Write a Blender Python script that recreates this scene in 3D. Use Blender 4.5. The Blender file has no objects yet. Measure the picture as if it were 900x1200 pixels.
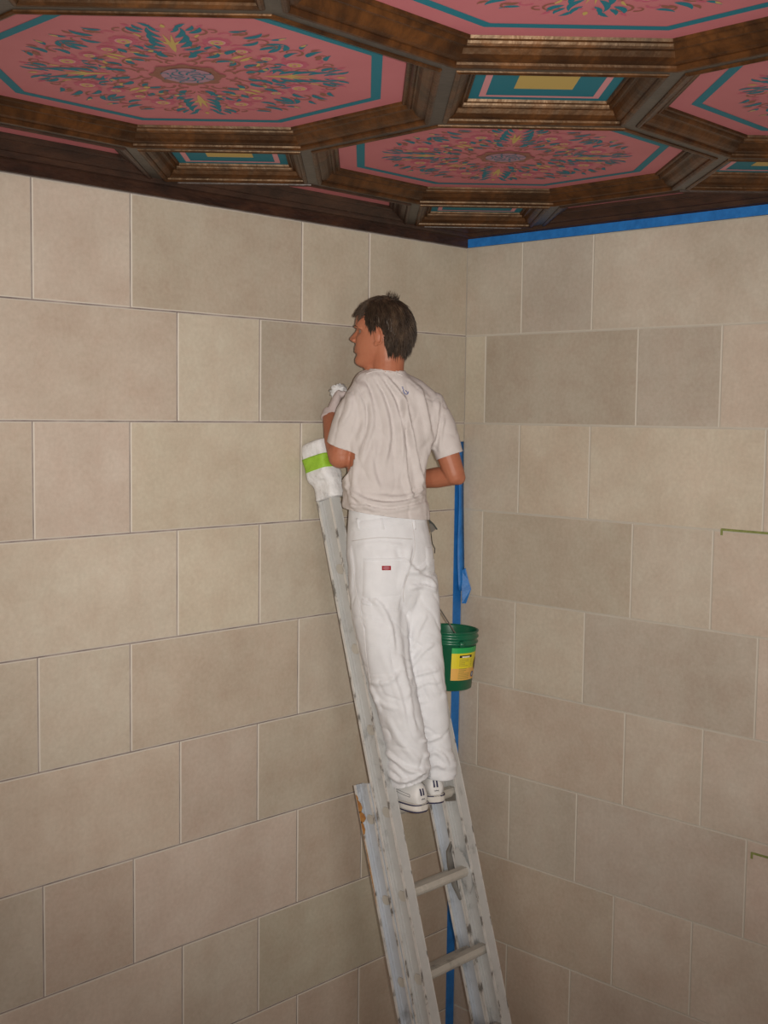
import bpy, bmesh, math, random
from mathutils import Vector, Matrix, noise
from mathutils.bvhtree import BVHTree
random.seed(7)
PI = math.pi
SC = bpy.context.scene
COL = SC.collection

# ------------------------------------------------------------------ camera
ZL = 4.24                                   # top of the stone wall / foot of the cornice
CAM = Vector((-3.8099, -3.2277, ZL - 0.6721))
FPX = 1419.75
c_r = Vector((0.69536682, -0.71853973, 0.01287017))
c_u = Vector((0.04922363, 0.06548752, 0.99663856))
c_f = Vector((0.71696723, 0.69239587, -0.08090698))
cam_data = bpy.data.cameras.new('camera')
cam_data.sensor_fit = 'VERTICAL'
cam_data.sensor_height = 24.0
cam_data.lens = FPX / 1200.0 * 24.0
cam_data.clip_start = 0.02
cam = bpy.data.objects.new('camera', cam_data)
COL.objects.link(cam)
m3 = Matrix((c_r, c_u, -c_f)).transposed()
cam.matrix_world = Matrix.Translation(CAM) @ m3.to_4x4()
SC.camera = cam

# ------------------------------------------------------------------ light
SC.view_settings.view_transform = 'Standard'
SC.view_settings.look = 'None'
SC.view_settings.gamma = 1.0
SC.view_settings.use_curve_mapping = False
SC.view_settings.exposure = 0.0
world = bpy.data.worlds.new('daylight')
SC.world = world
world.use_nodes = True
world.node_tree.nodes['Background'].inputs[0].default_value = (0.75, 0.85, 1.0, 1)
world.node_tree.nodes['Background'].inputs[1].default_value = 0.6

def area_light(name, loc, direction, sx, sy, power, color):
    l = bpy.data.lights.new(name, 'AREA')
    l.shape = 'RECTANGLE'; l.size = sx; l.size_y = sy; l.energy = power; l.color = color
    o = bpy.data.objects.new(name, l); COL.objects.link(o)
    o.location = loc
    o.rotation_euler = Vector(direction).to_track_quat('-Z', 'Y').to_euler()
    return o
# the camera's own flash, beside the lens (camera held upright)
fl = bpy.data.lights.new('camera_flash', 'SPOT')
fl.energy = 430; fl.color = (1.0, 0.945, 0.865); fl.spot_size = math.radians(66); fl.spot_blend = 1.0
fl.shadow_soft_size = 0.015
flash = bpy.data.objects.new('camera_flash', fl); COL.objects.link(flash)
flash.location = CAM + c_r * 0.06 + c_u * 0.01
flash.rotation_euler = (c_f + c_u * 0.075).to_track_quat('-Z', 'Y').to_euler()
ROOM = 5.346
# soft ambient fill lamps, added in two invented, unseen windows behind the photographer
area_light('added_fill', (-3.6, -ROOM - 0.02, 2.6), (0.1, 1, -0.05), 1.5, 2.2, 42, (1.0, 0.93, 0.84))
area_light('added_fill', (-ROOM - 0.02, -3.4, 2.6), (1, 0.1, -0.05), 1.5, 2.2, 32, (1.0, 0.93, 0.84))

# ------------------------------------------------------------------ helpers
def W(px, py, dep):
    """point seen at (px, py) of the 900x1200 frame, dep metres in front of the lens"""
    return CAM + c_r * ((px - 450) / FPX * dep) + c_u * ((600 - py) / FPX * dep) + c_f * dep
def pix(p):
    v = p - CAM; d = v.dot(c_f)
    return 450 + FPX * v.dot(c_r) / d, 600 - FPX * v.dot(c_u) / d
ZA = Vector((0, 0, 1))
RH = Vector((0.6954, -0.7186, 0)).normalized()      # to the right of the photo, level
DH = Vector((0.7186, 0.6954, 0)).normalized()       # away from the camera, level

def link(name, mesh, parent=None):
    o = bpy.data.objects.new(name, mesh); COL.objects.link(o)
    if parent: o.parent = parent
    return o
def finish(name, bm, mats, parent=None, smooth=False):
    bmesh.ops.recalc_face_normals(bm, faces=bm.faces[:])
    me = bpy.data.meshes.new(name)
    bm.to_mesh(me); bm.free()
    if not isinstance(mats, (list, tuple)): mats = [mats]
    for m in mats: me.materials.append(m)
    if smooth:
        for p in me.polygons: p.use_smooth = True
    return link(name, me, parent)
def thing(name, label, cat, loc=(0, 0, 0), group=None):
    o = bpy.data.objects.new(name, None); COL.objects.link(o)
    o.location = loc; o.empty_display_size = 0.1
    o['label'] = label; o['category'] = cat
    if group: o['group'] = group
    return o
def keep(o, parent):
    """parent without moving"""
    o.parent = parent
    o.matrix_parent_inverse = Matrix.Translation(parent.location).inverted() if parent.type == 'EMPTY' else Matrix()
    return o
def tag(o, label, cat, group=None):
    o['label'] = label; o['category'] = cat
    if group: o['group'] = group
    return o
def add_box(bm, lo, hi, mat=0, M=None):
    vs = []
    for z in (lo[2], hi[2]):
        for x, y in ((lo[0], lo[1]), (hi[0], lo[1]), (hi[0], hi[1]), (lo[0], hi[1])):
            p = Vector((x, y, z))
            vs.append(bm.verts.new(M @ p if M else p))
    fs = [(3, 2, 1, 0), (4, 5, 6, 7), (0, 1, 5, 4), (1, 2, 6, 5), (2, 3, 7, 6), (3, 0, 4, 7)]
    for f in fs:
        bm.faces.new([vs[i] for i in f]).material_index = mat
    return vs
def add_rings(bm, rings, closed_ends=True, mat=0, loop=False):
    """rings: list of equal-length lists of Vectors"""
    vr = [[bm.verts.new(p) for p in r] for r in rings]
    n = len(vr[0])
    prs = list(zip(vr[:-1], vr[1:]))
    if loop: prs.append((vr[-1], vr[0]))
    for a, b in prs:
        for i in range(n):
            j = (i + 1) % n
            bm.faces.new((a[i], a[j], b[j], b[i])).material_index = mat
    if closed_ends and not loop:
        bm.faces.new(vr[0][::-1]).material_index = mat
        bm.faces.new(vr[-1]).material_index = mat
    return vr
def add_tube(bm, pts, radii, seg=12, caps=True, mat=0, flat=None):
    """tube through pts; flat = (axis, factor) squashes the section along axis"""
    pts = [Vector(p) for p in pts]
    if not isinstance(radii, (list, tuple)): radii = [radii] * len(pts)
    tang = []
    for i in range(len(pts)):
        a = pts[max(i - 1, 0)]; b = pts[min(i + 1, len(pts) - 1)]
        tang.append((b - a).normalized())
    ref = Vector((0, 0, 1)) if abs(tang[0].z) < 0.9 else Vector((1, 0, 0))
    if flat: ref = flat[0].normalized()
    u = (ref - tang[0] * ref.dot(tang[0])).normalized()
    P, Rr, T, U = [], [], [], []
    for p, r, t in zip(pts, radii, tang):
        u = (u - t * u.dot(t)).normalized()
        P.append(p); Rr.append(r); T.append(t); U.append(u.copy())
    if caps:        # rounded ends
        for k in (0.6, 0.9):
            pass
        P = [P[0] - T[0] * Rr[0] * 0.85, P[0] - T[0] * Rr[0] * 0.55] + P + [P[-1] + T[-1] * Rr[-1] * 0.55, P[-1] + T[-1] * Rr[-1] * 0.85]
        Rr = [Rr[0] * 0.45, Rr[0] * 0.82] + Rr + [Rr[-1] * 0.82, Rr[-1] * 0.45]
        T = [T[0]] * 2 + T + [T[-1]] * 2; U = [U[0]] * 2 + U + [U[-1]] * 2
    rings = []
    for p, r, t, u in zip(P, Rr, T, U):
        v = t.cross(u)
        f = flat[1] if flat else 1.0
        rings.append([p + u * (r * f * math.cos(2 * PI * i / seg)) + v * (r * math.sin(2 * PI * i / seg)) for i in range(seg)])
    return add_rings(bm, rings, True, mat)
def ellipsoid(bm, c, ax, mat=0, M=None, u=16, v=10):
    r = bmesh.ops.create_uvsphere(bm, u_segments=u, v_segments=v, radius=1.0)
    for w in r['verts']:
        p = Vector((w.co.x * ax[0], w.co.y * ax[1], w.co.z * ax[2]))
        w.co = (M @ p if M else p) + Vector(c)
def smooth_path(pts, n):
    """Catmull-Rom through rows of numbers"""
    out = []
    m = len(pts)
    for i in range(m - 1):
        p0 = pts[max(i - 1, 0)]; p1 = pts[i]; p2 = pts[i + 1]; p3 = pts[min(i + 2, m - 1)]
        for k in range(n):
            t = k / n
            out.append(tuple(0.5 * ((2 * b) + (-a + c) * t + (2 * a - 5 * b + 4 * c - d) * t * t + (-a + 3 * b - 3 * c + d) * t ** 3)
                             for a, b, c, d in zip(p0, p1, p2, p3)))
    out.append(tuple(pts[-1]))
    return out
def apply_mods(o):
    dg = bpy.context.evaluated_depsgraph_get()
    dg.update()
    me = bpy.data.meshes.new_from_object(o.evaluated_get(dg))
    old = o.data
    o.modifiers.clear()
    o.data = me
    bpy.data.meshes.remove(old)
def remesh(o, voxel, smooth_iter=4, factor=0.5):
    m = o.modifiers.new('r', 'REMESH'); m.mode = 'VOXEL'; m.voxel_size = voxel; m.use_smooth_shade = True
    if smooth_iter:
        s = o.modifiers.new('s', 'SMOOTH'); s.iterations = smooth_iter; s.factor = factor
    apply_mods(o)
    for p in o.data.polygons: p.use_smooth = True
def sstep(a, b, x):
    t = max(0.0, min(1.0, (x - a) / (b - a))); return t * t * (3 - 2 * t)

# ------------------------------------------------------------------ materials
def newmat(name, color=(0.5, 0.5, 0.5), rough=0.6, metallic=0.0, spec=0.5):
    m = bpy.data.materials.new(name); m.use_nodes = True
    b = m.node_tree.nodes['Principled BSDF']
    b.inputs['Base Color'].default_value = (*color, 1)
    b.inputs['Roughness'].default_value = rough
    b.inputs['Metallic'].default_value = metallic
    b.inputs['Specular IOR Level'].default_value = spec
    return m
def ramp_noise(m, stops, scale=5.0, detail=4.0, rough=0.55, stretch=(1, 1, 1), coord='Object', bump=0.0, bump_scale=None, dist=0.0):
    nt = m.node_tree; N = nt.nodes; Lk = nt.links
    b = N['Principled BSDF']
    tc = N.new('ShaderNodeTexCoord'); mp = N.new('ShaderNodeMapping'); mp.inputs['Scale'].default_value = stretch
    Lk.new(tc.outputs[coord], mp.inputs[0])
    nz = N.new('ShaderNodeTexNoise'); nz.inputs['Scale'].default_value = scale; nz.inputs['Detail'].default_value = detail
    nz.inputs['Roughness'].default_value = rough; nz.inputs['Distortion'].default_value = dist
    Lk.new(mp.outputs[0], nz.inputs['Vector'])
    cr = N.new('ShaderNodeValToRGB')
    while len(cr.color_ramp.elements) < len(stops): cr.color_ramp.elements.new(0.5)
    for e, (p, c) in zip(cr.color_ramp.elements, stops): e.position = p; e.color = (*c, 1)
    Lk.new(nz.outputs['Fac'], cr.inputs[0]); Lk.new(cr.outputs[0], b.inputs['Base Color'])
    if bump:
        n2 = N.new('ShaderNodeTexNoise'); n2.inputs['Scale'].default_value = bump_scale or scale * 3; n2.inputs['Detail'].default_value = 5
        Lk.new(mp.outputs[0], n2.inputs['Vector'])
        bp = N.new('ShaderNodeBump'); bp.inputs['Strength'].default_value = bump; bp.inputs['Distance'].default_value = 0.01
        Lk.new(n2.outputs['Fac'], bp.inputs['Height']); Lk.new(bp.outputs[0], b.inputs['Normal'])
    return m

def stone_material():
    m = newmat('painted_stone', rough=0.8, spec=0.25)
    nt = m.node_tree; N = nt.nodes; Lk = nt.links; b = N['Principled BSDF']
    oi = N.new('ShaderNodeObjectInfo'); geo = N.new('ShaderNodeNewGeometry')
    def nz(scale, detail, rough=0.6):
        n = N.new('ShaderNodeTexNoise'); n.inputs['Scale'].default_value = scale; n.inputs['Detail'].default_value = detail
        n.inputs['Roughness'].default_value = rough; Lk.new(geo.outputs['Position'], n.inputs['Vector']); return n
    def mixc(fac_socket, c1, c2, fac_mul, lo=0.3, hi=0.75):
        mr = N.new('ShaderNodeMapRange'); mr.inputs[1].default_value = lo; mr.inputs[2].default_value = hi
        mr.inputs[3].default_value = 0; mr.inputs[4].default_value = fac_mul
        Lk.new(fac_socket, mr.inputs[0])
        mx = N.new('ShaderNodeMix'); mx.data_type = 'RGBA'; mx.blend_type = 'MULTIPLY'
        Lk.new(mr.outputs[0], mx.inputs[0]); Lk.new(c1, mx.inputs[6]); mx.inputs[7].default_value = (*c2, 1)
        return mx.outputs[2]
    c = oi.outputs['Color']
    c = mixc(nz(3.2, 4).outputs['Fac'], c, (0.80, 0.77, 0.74), 0.9)       # broad sponged clouds
    c = mixc(nz(9, 6, 0.7).outputs['Fac'], c, (0.90, 0.80, 0.77), 0.8)    # pinkish blotches
    c = mixc(nz(70, 4).outputs['Fac'], c, (0.84, 0.83, 0.81), 0.8)        # fine speckle
    Lk.new(c, b.inputs['Base Color'])
    bp = N.new('ShaderNodeBump'); bp.inputs['Strength'].default_value = 0.12; bp.inputs['Distance'].default_value = 0.004
    Lk.new(nz(45, 6).outputs['Fac'], bp.inputs['Height']); Lk.new(bp.outputs[0], b.inputs['Normal'])
    return m
M = {}
M['stone'] = stone_material()
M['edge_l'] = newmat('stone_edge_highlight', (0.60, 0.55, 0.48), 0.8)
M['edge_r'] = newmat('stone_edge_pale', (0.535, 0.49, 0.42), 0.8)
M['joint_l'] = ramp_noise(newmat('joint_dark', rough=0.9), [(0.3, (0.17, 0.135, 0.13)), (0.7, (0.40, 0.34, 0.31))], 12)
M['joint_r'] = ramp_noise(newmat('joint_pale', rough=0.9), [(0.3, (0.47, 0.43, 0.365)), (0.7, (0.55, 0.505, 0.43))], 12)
M['plaster'] = ramp_noise(newmat('plaster', rough=0.9), [(0.3, (0.50, 0.44, 0.36)), (0.7, (0.58, 0.52, 0.43))], 2)
M['floor'] = ramp_noise(newmat('floor_boards', rough=0.5), [(0.3, (0.16, 0.09, 0.05)), (0.7, (0.26, 0.15, 0.08))], 6, stretch=(1, 12, 1))
M['wood'] = ramp_noise(newmat('stained_wood', rough=0.40, spec=0.5), [(0.30, (0.012, 0.005, 0.003)), (0.48, (0.036, 0.014, 0.005)), (0.62, (0.080, 0.029, 0.008)), (0.75, (0.022, 0.009, 0.004))],
                       9, 6, 0.65, stretch=(1, 1, 0.6), bump=0.25, bump_scale=40, dist=0.6)
M['wood'].node_tree.nodes['Principled BSDF'].inputs['Specular Tint'].default_value = (1.0, 0.72, 0.48, 1)
M['wood_dark'] = ramp_noise(newmat('cornice_wood', rough=0.42, spec=0.5), [(0.3, (0.014, 0.007, 0.005)), (0.55, (0.040, 0.017, 0.010)), (0.75, (0.065, 0.028, 0.014))],
                            7, 6, 0.65, stretch=(1, 1, 2.5), bump=0.25, bump_scale=40, dist=0.4)
M['bronze'] = ramp_noise(newmat('dull_bronze_paint', rough=0.42, spec=0.5), [(0.3, (0.036, 0.030, 0.024)), (0.7, (0.060, 0.051, 0.041))], 14, bump=0.15)
M['pink'] = ramp_noise(newmat('pink_paint', rough=0.55, spec=0.35), [(0.3, (0.47, 0.140, 0.165)), (0.7, (0.51, 0.160, 0.185))], 5)
M['teal'] = newmat('teal_paint', (0.008, 0.165, 0.225), 0.6, 0, 0.3)
M['yellow'] = newmat('ochre_paint', (0.50, 0.36, 0.10), 0.55)
M['brown'] = newmat('brown_paint', (0.24, 0.085, 0.055), 0.55)
M['magenta'] = newmat('crimson_paint', (0.46, 0.085, 0.15), 0.55)
M['lavender'] = newmat('lavender_paint', (0.36, 0.19, 0.26), 0.55)
M['lightpink'] = newmat('light_pink_paint', (0.62, 0.27, 0.30), 0.55)
M['blue_tape'] = ramp_noise(newmat('blue_masking_tape', rough=0.5), [(0.3, (0.012, 0.135, 0.42)), (0.7, (0.02, 0.19, 0.56))], 30, bump=0.15)
M['green_tape'] = ramp_noise(newmat('lime_masking_tape', rough=0.5), [(0.3, (0.25, 0.47, 0.025)), (0.7, (0.33, 0.58, 0.05))], 40, bump=0.2)
M['green_tape_old'] = ramp_noise(newmat('olive_masking_tape', rough=0.7), [(0.3, (0.16, 0.19, 0.05)), (0.7, (0.26, 0.28, 0.09))], 60)

# ------------------------------------------------------------------ the room
def struct(o):
    o['kind'] = 'structure'; return o
CH = 0.3533                                     # course height
NC = 12
GAP_L, GAP_R = 0.0045, 0.0024
LT = {'p': (0.515, 0.440, 0.360), 'P': (0.480, 0.405, 0.328), 'g': (0.50, 0.445, 0.355), 'G': (0.465, 0.412, 0.325),
      'n': (0.50, 0.44, 0.355), 'N': (0.465, 0.41, 0.335), 'y': (0.525, 0.46, 0.362), 'b': (0.47, 0.395, 0.315), 'l': (0.53, 0.475, 0.383), 'D': (0.425, 0.376, 0.296), 'E': (0.442, 0.394, 0.322)}
def lift(c): return (c[0] * 1.21, c[1] * 1.255, c[2] * 1.31)
block_cache = {}
def block_mesh(w, h, side):
    """front face in the local plane y=0 looking to -y, x along the wall, lower left corner at the origin"""
    key = (round(w, 3), round(h, 3), side)
    if key in block_cache: return block_cache[key]
    bm = bmesh.new()
    c = 0.0032; d = 0.0016
    def rect(i, y): return [bm.verts.new((x, y, z)) for x, z in ((i, i), (w - i, i), (w - i, h - i), (i, h - i))]
    a, b2, e = rect(c, 0), rect(0, d), rect(0, 0.004)
    bm.faces.new(a).material_index = 0
    for u, v, mi in ((a, b2, 1), (b2, e, 1)):
        for i in range(4):
            j = (i + 1) % 4
            bm.faces.new((u[j], u[i], v[i], v[j])).material_index = mi
    me = bpy.data.meshes.new('stone_block'); bmesh.ops.recalc_face_normals(bm, faces=bm.faces[:]); bm.to_mesh(me); bm.free()
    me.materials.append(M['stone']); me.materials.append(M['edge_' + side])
    block_cache[key] = me
    return me
def jitter(c, s):
    r = random.Random(s)
    k = 1 + r.uniform(-0.03, 0.03)
    return tuple(max(0, x * k * (1 + r.uniform(-0.012, 0.012))) for x in c)

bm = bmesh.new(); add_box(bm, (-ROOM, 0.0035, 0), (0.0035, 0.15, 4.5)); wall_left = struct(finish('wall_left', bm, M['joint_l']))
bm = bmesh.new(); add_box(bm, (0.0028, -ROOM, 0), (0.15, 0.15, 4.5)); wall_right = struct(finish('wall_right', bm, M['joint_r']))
k_ = 1.109375
LJ = {0: ([-1.764, -1.457, -0.812, -0.508], 'ppDgG'), 1: ([-1.297, -0.984, -0.34], 'PlDG'), 2: ([-1.767, -1.461, -0.811], 'Ppyg'),
      3: ([-1.298, -0.982, -0.34], 'lygg'), 4: ([-1.759, -1.463, -0.816], 'ngbg'), 5: ([-1.289, -0.986, -0.34], 'pPGg'),
      6: ([-1.750, -1.455, -0.815, -0.515], 'NbpbG'), 7: ([-1.280, -0.980, -0.34], 'pgGb'), 8: ([-1.75, -1.457, -0.81, -0.52], 'nPpbb')}
RJ = {0: ([-0.255, -0.552], 'EEn'), 1: ([-0.096, -0.735, -1.035], 'gDEp'), 2: ([-0.258, -0.557, -1.192], 'nyyp'),
      3: ([-0.097, -0.735, -1.028], 'nGnp'), 4: ([-0.256, -0.555, -1.191], 'nnNp'), 5: ([-0.090, -0.727, -1.017], 'nPnp'),
      6: ([-0.248, -0.542, -1.179], 'NNNp'), 7: ([-0.09, -0.704, -1.001], 'nbpp'), 8: ([-0.25, -0.533, -1.17], 'bbPp')}
def courses(J, side):
    for k in range(NC):
        base, tints = J[k] if k in J else (J[7 if k % 2 else 8][0], 'bpPnp')
        js = [j * k_ for j in base]
        js = sorted(js, reverse=True)                        # from the corner outwards
        order = list(tints)[::-1] if side == 'l' else list(tints)
        # carry the wide / narrow rhythm on past the frame
        wide, narrow = 0.715, 0.338
        last = js[-1]; prev = js[-2] if len(js) > 1 else 0.0
        nxt_wide = (prev - last) < 0.5
        while last > -ROOM + 0.05:
            last = last - (wide if nxt_wide else narrow); nxt_wide = not nxt_wide
            js.append(max(last, -ROOM))
        edges = [0.0] + js
        for n in range(len(edges) - 1):
            b, a = edges[n], edges[n + 1]
            t = order[n] if n < len(order) else 'pngPy'[(n * 3 + k) % 5]
            yield k, a, b, jitter(LT[t], k * 31 + n + (500 if side == 'r' else 0))
for k, a, b, tint in courses(LJ, 'l'):
    z0 = ZL - (k + 1) * CH; g = GAP_L
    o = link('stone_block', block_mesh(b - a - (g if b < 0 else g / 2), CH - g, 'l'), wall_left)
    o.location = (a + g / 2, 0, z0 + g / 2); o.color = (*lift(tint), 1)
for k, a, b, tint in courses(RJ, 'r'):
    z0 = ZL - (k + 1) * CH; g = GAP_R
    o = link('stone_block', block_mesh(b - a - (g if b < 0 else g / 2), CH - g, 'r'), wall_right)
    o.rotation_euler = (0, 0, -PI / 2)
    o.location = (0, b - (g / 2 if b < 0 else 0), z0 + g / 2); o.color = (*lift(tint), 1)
# walls behind the photographer, each with an opening added for the ambient fill
def window_wall(name, rz, wname, cx):
    """a wall along local x in 0..ROOM, inner face y=0 looking +y"""
    T = Matrix.Translation((-ROOM, -ROOM, 0)) if rz == 0 else Matrix.Translation((-ROOM, 0, 0)) @ Matrix.Rotation(-PI / 2, 4, 'Z')
    x0, x1, z0, z1 = cx - 0.8, cx + 0.8, 1.4, 3.7
    bm = bmesh.new()
    for lo, hi in (((-0.15, -0.15, 0), (x0, 0, 4.5)), ((x1, -0.15, 0), (ROOM + 0.15, 0, 4.5)), ((x0, -0.15, 0), (x1, 0, z0)), ((x0, -0.15, z1), (x1, 0, 4.5))):
        add_box(bm, lo, hi, 0, T)
    w = struct(finish(name, bm, M['plaster']))
    bm = bmesh.new()
    for lo, hi in (((x0, -0.1, z0), (x0 + 0.05, -0.04, z1)), ((x1 - 0.05, -0.1, z0), (x1, -0.04, z1)), ((x0, -0.1, z0), (x1, -0.04, z0 + 0.05)), ((x0, -0.1, z1 - 0.05), (x1, -0.04, z1))):
        add_box(bm, lo, hi, 0, T)
    struct(finish(wname, bm, M['wood_dark']))
window_wall('wall_back', 0, 'added_window_1', ROOM - 3.6)
window_wall('wall_side', 1, 'added_window_2', 3.4)
bm = bmesh.new(); add_box(bm, (-ROOM - 0.15, -ROOM - 0.15, -0.1), (0.15, 0.15, 0)); struct(finish('floor', bm, M['floor']))

# ------------------------------------------------------------------ coffered ceiling
HB, HP = ZL + 0.050, ZL + 0.093
LA = 1.1638                                    # coffer spacing
OC = -0.9274                                   # first octagon centre from either wall
OFF = 0.03                                     # clip distance from the walls
bm = bmesh.new(); add_box(bm, (-ROOM - 0.15, -ROOM - 0.15, HP + 0.004), (0.15, 0.15, 4.6)); ceiling = struct(finish('ceiling', bm, M['wood_dark']))
def clip(bm, cx=0.0, cy=0.0):
    for co, no in (((-OFF - cx, 0, 0), (1, 0, 0)), ((0, -OFF - cy, 0), (0, 1, 0)), ((-ROOM + OFF - cx, 0, 0), (-1, 0, 0)), ((0, -ROOM + OFF - cy, 0), (0, -1, 0))):
        bmesh.ops.bisect_plane(bm, geom=bm.verts[:] + bm.edges[:] + bm.faces[:], plane_co=co, plane_no=no, clear_outer=True)
def ngon(n, apo, z, rot=0.0):
    R = apo / math.cos(PI / n)
    return [Vector((R * math.cos(2 * PI * (i + 0.5) / n + rot), R * math.sin(2 * PI * (i + 0.5) / n + rot), z)) for i in range(n)]
def moulding_rings(n, apo, wid, rot):
    dz = HP - HB
    prof = [(-0.010, 0.012), (-0.008, -0.003), (-0.003, -0.006), (0.002, -0.005), (0.006, 0.000), (0.0065, 0.005),
            (wid * 0.20, 0.006), (wid * 0.32, 0.009), (wid * 0.44, dz * 0.36), (wid * 0.54, dz * 0.60), (wid * 0.60, dz * 0.66),
            (wid * 0.66, dz * 0.60), (wid * 0.73, dz * 0.62), (wid * 0.77, dz * 0.72), (wid * 0.80, dz * 0.84), (wid * 0.88, dz * 0.80), (wid * 0.95, dz * 0.86), (wid, dz + 0.003)]
    return [ngon(n, apo - s, HB + z, rot) for s, z in prof]
HALF = LA / 2; SQH = LA * (math.sqrt(2) - 1) / 2; SW = 0.0235
PA_O, PA_S = 0.4937, 0.1675                    # panel half sizes
def ring_mesh(bm, n, ao, ai, z, rot, mat):
    a = [bm.verts.new(p) for p in ngon(n, ao, z, rot)]; b = [bm.verts.new(p) for p in ngon(n, ai, z, rot)]
    for i in range(n):
        j = (i + 1) % n
        bm.faces.new((a[i], a[j], b[j], b[i])).material_index = mat
# painted rosette, drawn once
ORN = ['teal', 'yellow', 'brown', 'magenta', 'lavender', 'lightpink']
def leaf(bm, x, y, ang, ln, wd, curl, mat, z, tip=1.0):
    n = 7; L_, R_ = [], []; z = layer(z)
    px, py, a = x, y, ang
    for i in range(n + 1):
        t = i / n
        w = wd * (math.sin(PI * min(1, t ** 0.75)) * 0.95 + 0.05) * (1.0 if tip else 1)
        L_.append((px - math.sin(a) * w, py + math.cos(a) * w)); R_.append((px + math.sin(a) * w, py - math.cos(a) * w))
        px += math.cos(a) * ln / n; py += math.sin(a) * ln / n; a += curl / n
    for i in range(n):
        f = bm.faces.new([bm.verts.new((*p, z)) for p in (L_[i], R_[i], R_[i + 1], L_[i + 1])]); f.material_index = mat
def stroke(bm, x, y, ang, ln, wd, curl, mat, z, n=12, spiral=1.0):
    px, py, a = x, y, ang; pr = None; z = layer(z)
    for i in range(n + 1):
        t = i / n; w = wd * (1 - 0.5 * t)
        q = ((px - math.sin(a) * w, py + math.cos(a) * w), (px + math.sin(a) * w, py - math.cos(a) * w))
        if pr:
            f = bm.faces.new([bm.verts.new((*p, z)) for p in (pr[0], pr[1], q[1], q[0])]); f.material_index = mat
        pr = q
        px += math.cos(a) * ln / n; py += math.sin(a) * ln / n; a += curl / n * (1 + spiral * t)
    return px, py, a
def disc(bm, x, y, r, mat, z, n=10, sq=1.0, rot=0):
    z = layer(z) if z < -0.0001 else z
    f = bm.faces.new([bm.verts.new((x + r * math.cos(2 * PI * i / n + rot), y + r * sq * math.sin(2 * PI * i / n + rot), z)) for i in range(n)]); f.material_index = mat
CNT = [0]
def layer(z):
    CNT[0] += 1
    return z - (CNT[0] % 67) * 1.2e-5
def half_sector(bm, base, s, R):
    """one of 16 mirrored slices; base = axis direction, s = +-1 mirror"""
    ca, sa = math.cos(base), math.sin(base)
    def P(r, th):
        a = base + s * th; return (R * r * math.cos(a), R * r * math.sin(a))
    def lf(r, th, ang, ln, wd, curl, mat, dz=0.0): leaf(bm, *P(r, th), base + s * ang, ln * R, wd * R, s * curl, mat, zo + dz)
    def st(r, th, ang, ln, wd, curl, mat): stroke(bm, *P(r, th), base + s * ang, ln * R, wd * R, s * curl, mat, zo)
    zo = -0.0006
    CNT[0] += 1
    # axis palmette
    lf(0.48, 0.0, 0.05, 0.34, 0.013, 0.05, 1); lf(0.62, 0.02, 0.45, 0.14, 0.012, 0.5, 1)
    lf(0.58, 0.07, 0.95, 0.20, 0.021, -1.5, 0); lf(0.66, 0.06, 0.85, 0.22, 0.021, -1.4, 0); lf(0.76, 0.05, 0.8, 0.20, 0.019, -1.2, 0); lf(0.86, 0.035, 0.75, 0.14, 0.016, -1.0, 0)
    lf(0.54, 0.10, 1.6, 0.15, 0.020, -1.6, 0); lf(0.95, 0.09, 0.1, 0.09, 0.016, 1.2, 0); lf(0.90, 0.13, 0.9, 0.11, 0.016, -1.0, 0)
    lf(0.94, 0.0, 0.0, 0.06, 0.014, 0, 1); disc(bm, *P(0.90, 0.04), R * 0.014, 3, zo)
    # flowers with petals
    for fr, ft, sz in ((0.74, 0.37, 1.0), (0.80, 0.40, 0.0), (0.66, 0.64, 0.72)):
        if not sz: continue
        fx, fy = P(fr, ft)
        for k in range(9):
            a = 2 * PI * k / 9; disc(bm, fx + R * 0.064 * sz * math.cos(a), fy + R * 0.064 * sz * math.sin(a), R * 0.025 * sz, 3, zo, 7)
        disc(bm, fx, fy, R * 0.052 * sz, 5, zo - 0.0009, 12)
        for k in range(8):
            a = 2 * PI * k / 8; disc(bm, fx + R * 0.030 * sz * math.cos(a), fy + R * 0.030 * sz * math.sin(a), R * 0.0125 * sz, 1, zo - 0.0018, 6)
        disc(bm, fx, fy, R * 0.012 * sz, 3, zo - 0.0027, 6)
    # scrolling stems
    for args in ((0.32, 0.22, 1.1, 0.30, 0.009, -3.2, 2), (0.34, 0.60, 0.2, 0.26, 0.009, 3.0, 2), (0.44, 0.50, -0.4, 0.30, 0.009, 3.0, 2), (0.84, 0.22, 1.2, 0.22, 0.009, -3.2, 2), (0.84, 0.56, 0.6, 0.24, 0.009, 3.2, 2),
                 (0.58, 0.74, -1.0, 0.20, 0.009, 3.0, 2), (0.28, 0.45, 0.0, 0.16, 0.010, 2.4, 2), (0.60, 0.26, 1.2, 0.15, 0.007, -2.6, 3), (0.95, 0.26, 1.4, 0.11, 0.009, 2.8, 2), (0.92, 0.46, 1.5, 0.13, 0.009, -2.6, 2),
                 (0.48, 0.30, 0.9, 0.16, 0.008, 2.8, 2), (0.56, 0.48, 0.4, 0.16, 0.008, -2.8, 2), (0.80, 0.70, 0.5, 0.16, 0.008, 2.6, 2), (0.40, 0.36, 1.4, 0.14, 0.008, -2.8, 3), (0.30, 0.12, 1.3, 0.12, 0.010, 2.4, 2),
                 (0.70, 0.16, 1.6, 0.13, 0.008, -2.4, 2), (0.88, 0.34, 0.4, 0.12, 0.008, 2.6, 3)): st(*args)
    for args in ((0.90, 0.42, 0.9, 0.10, 0.017, 1.1, 2), (0.57, 0.20, 0.1, 0.10, 0.015, 0.9, 2), (0.62, 0.56, 1.9, 0.09, 0.015, -0.9, 2), (0.38, 0.08, 0.5, 0.08, 0.015, 0.9, 2), (0.96, 0.58, 1.2, 0.08, 0.014, -1.0, 2)): lf(*args)
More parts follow.
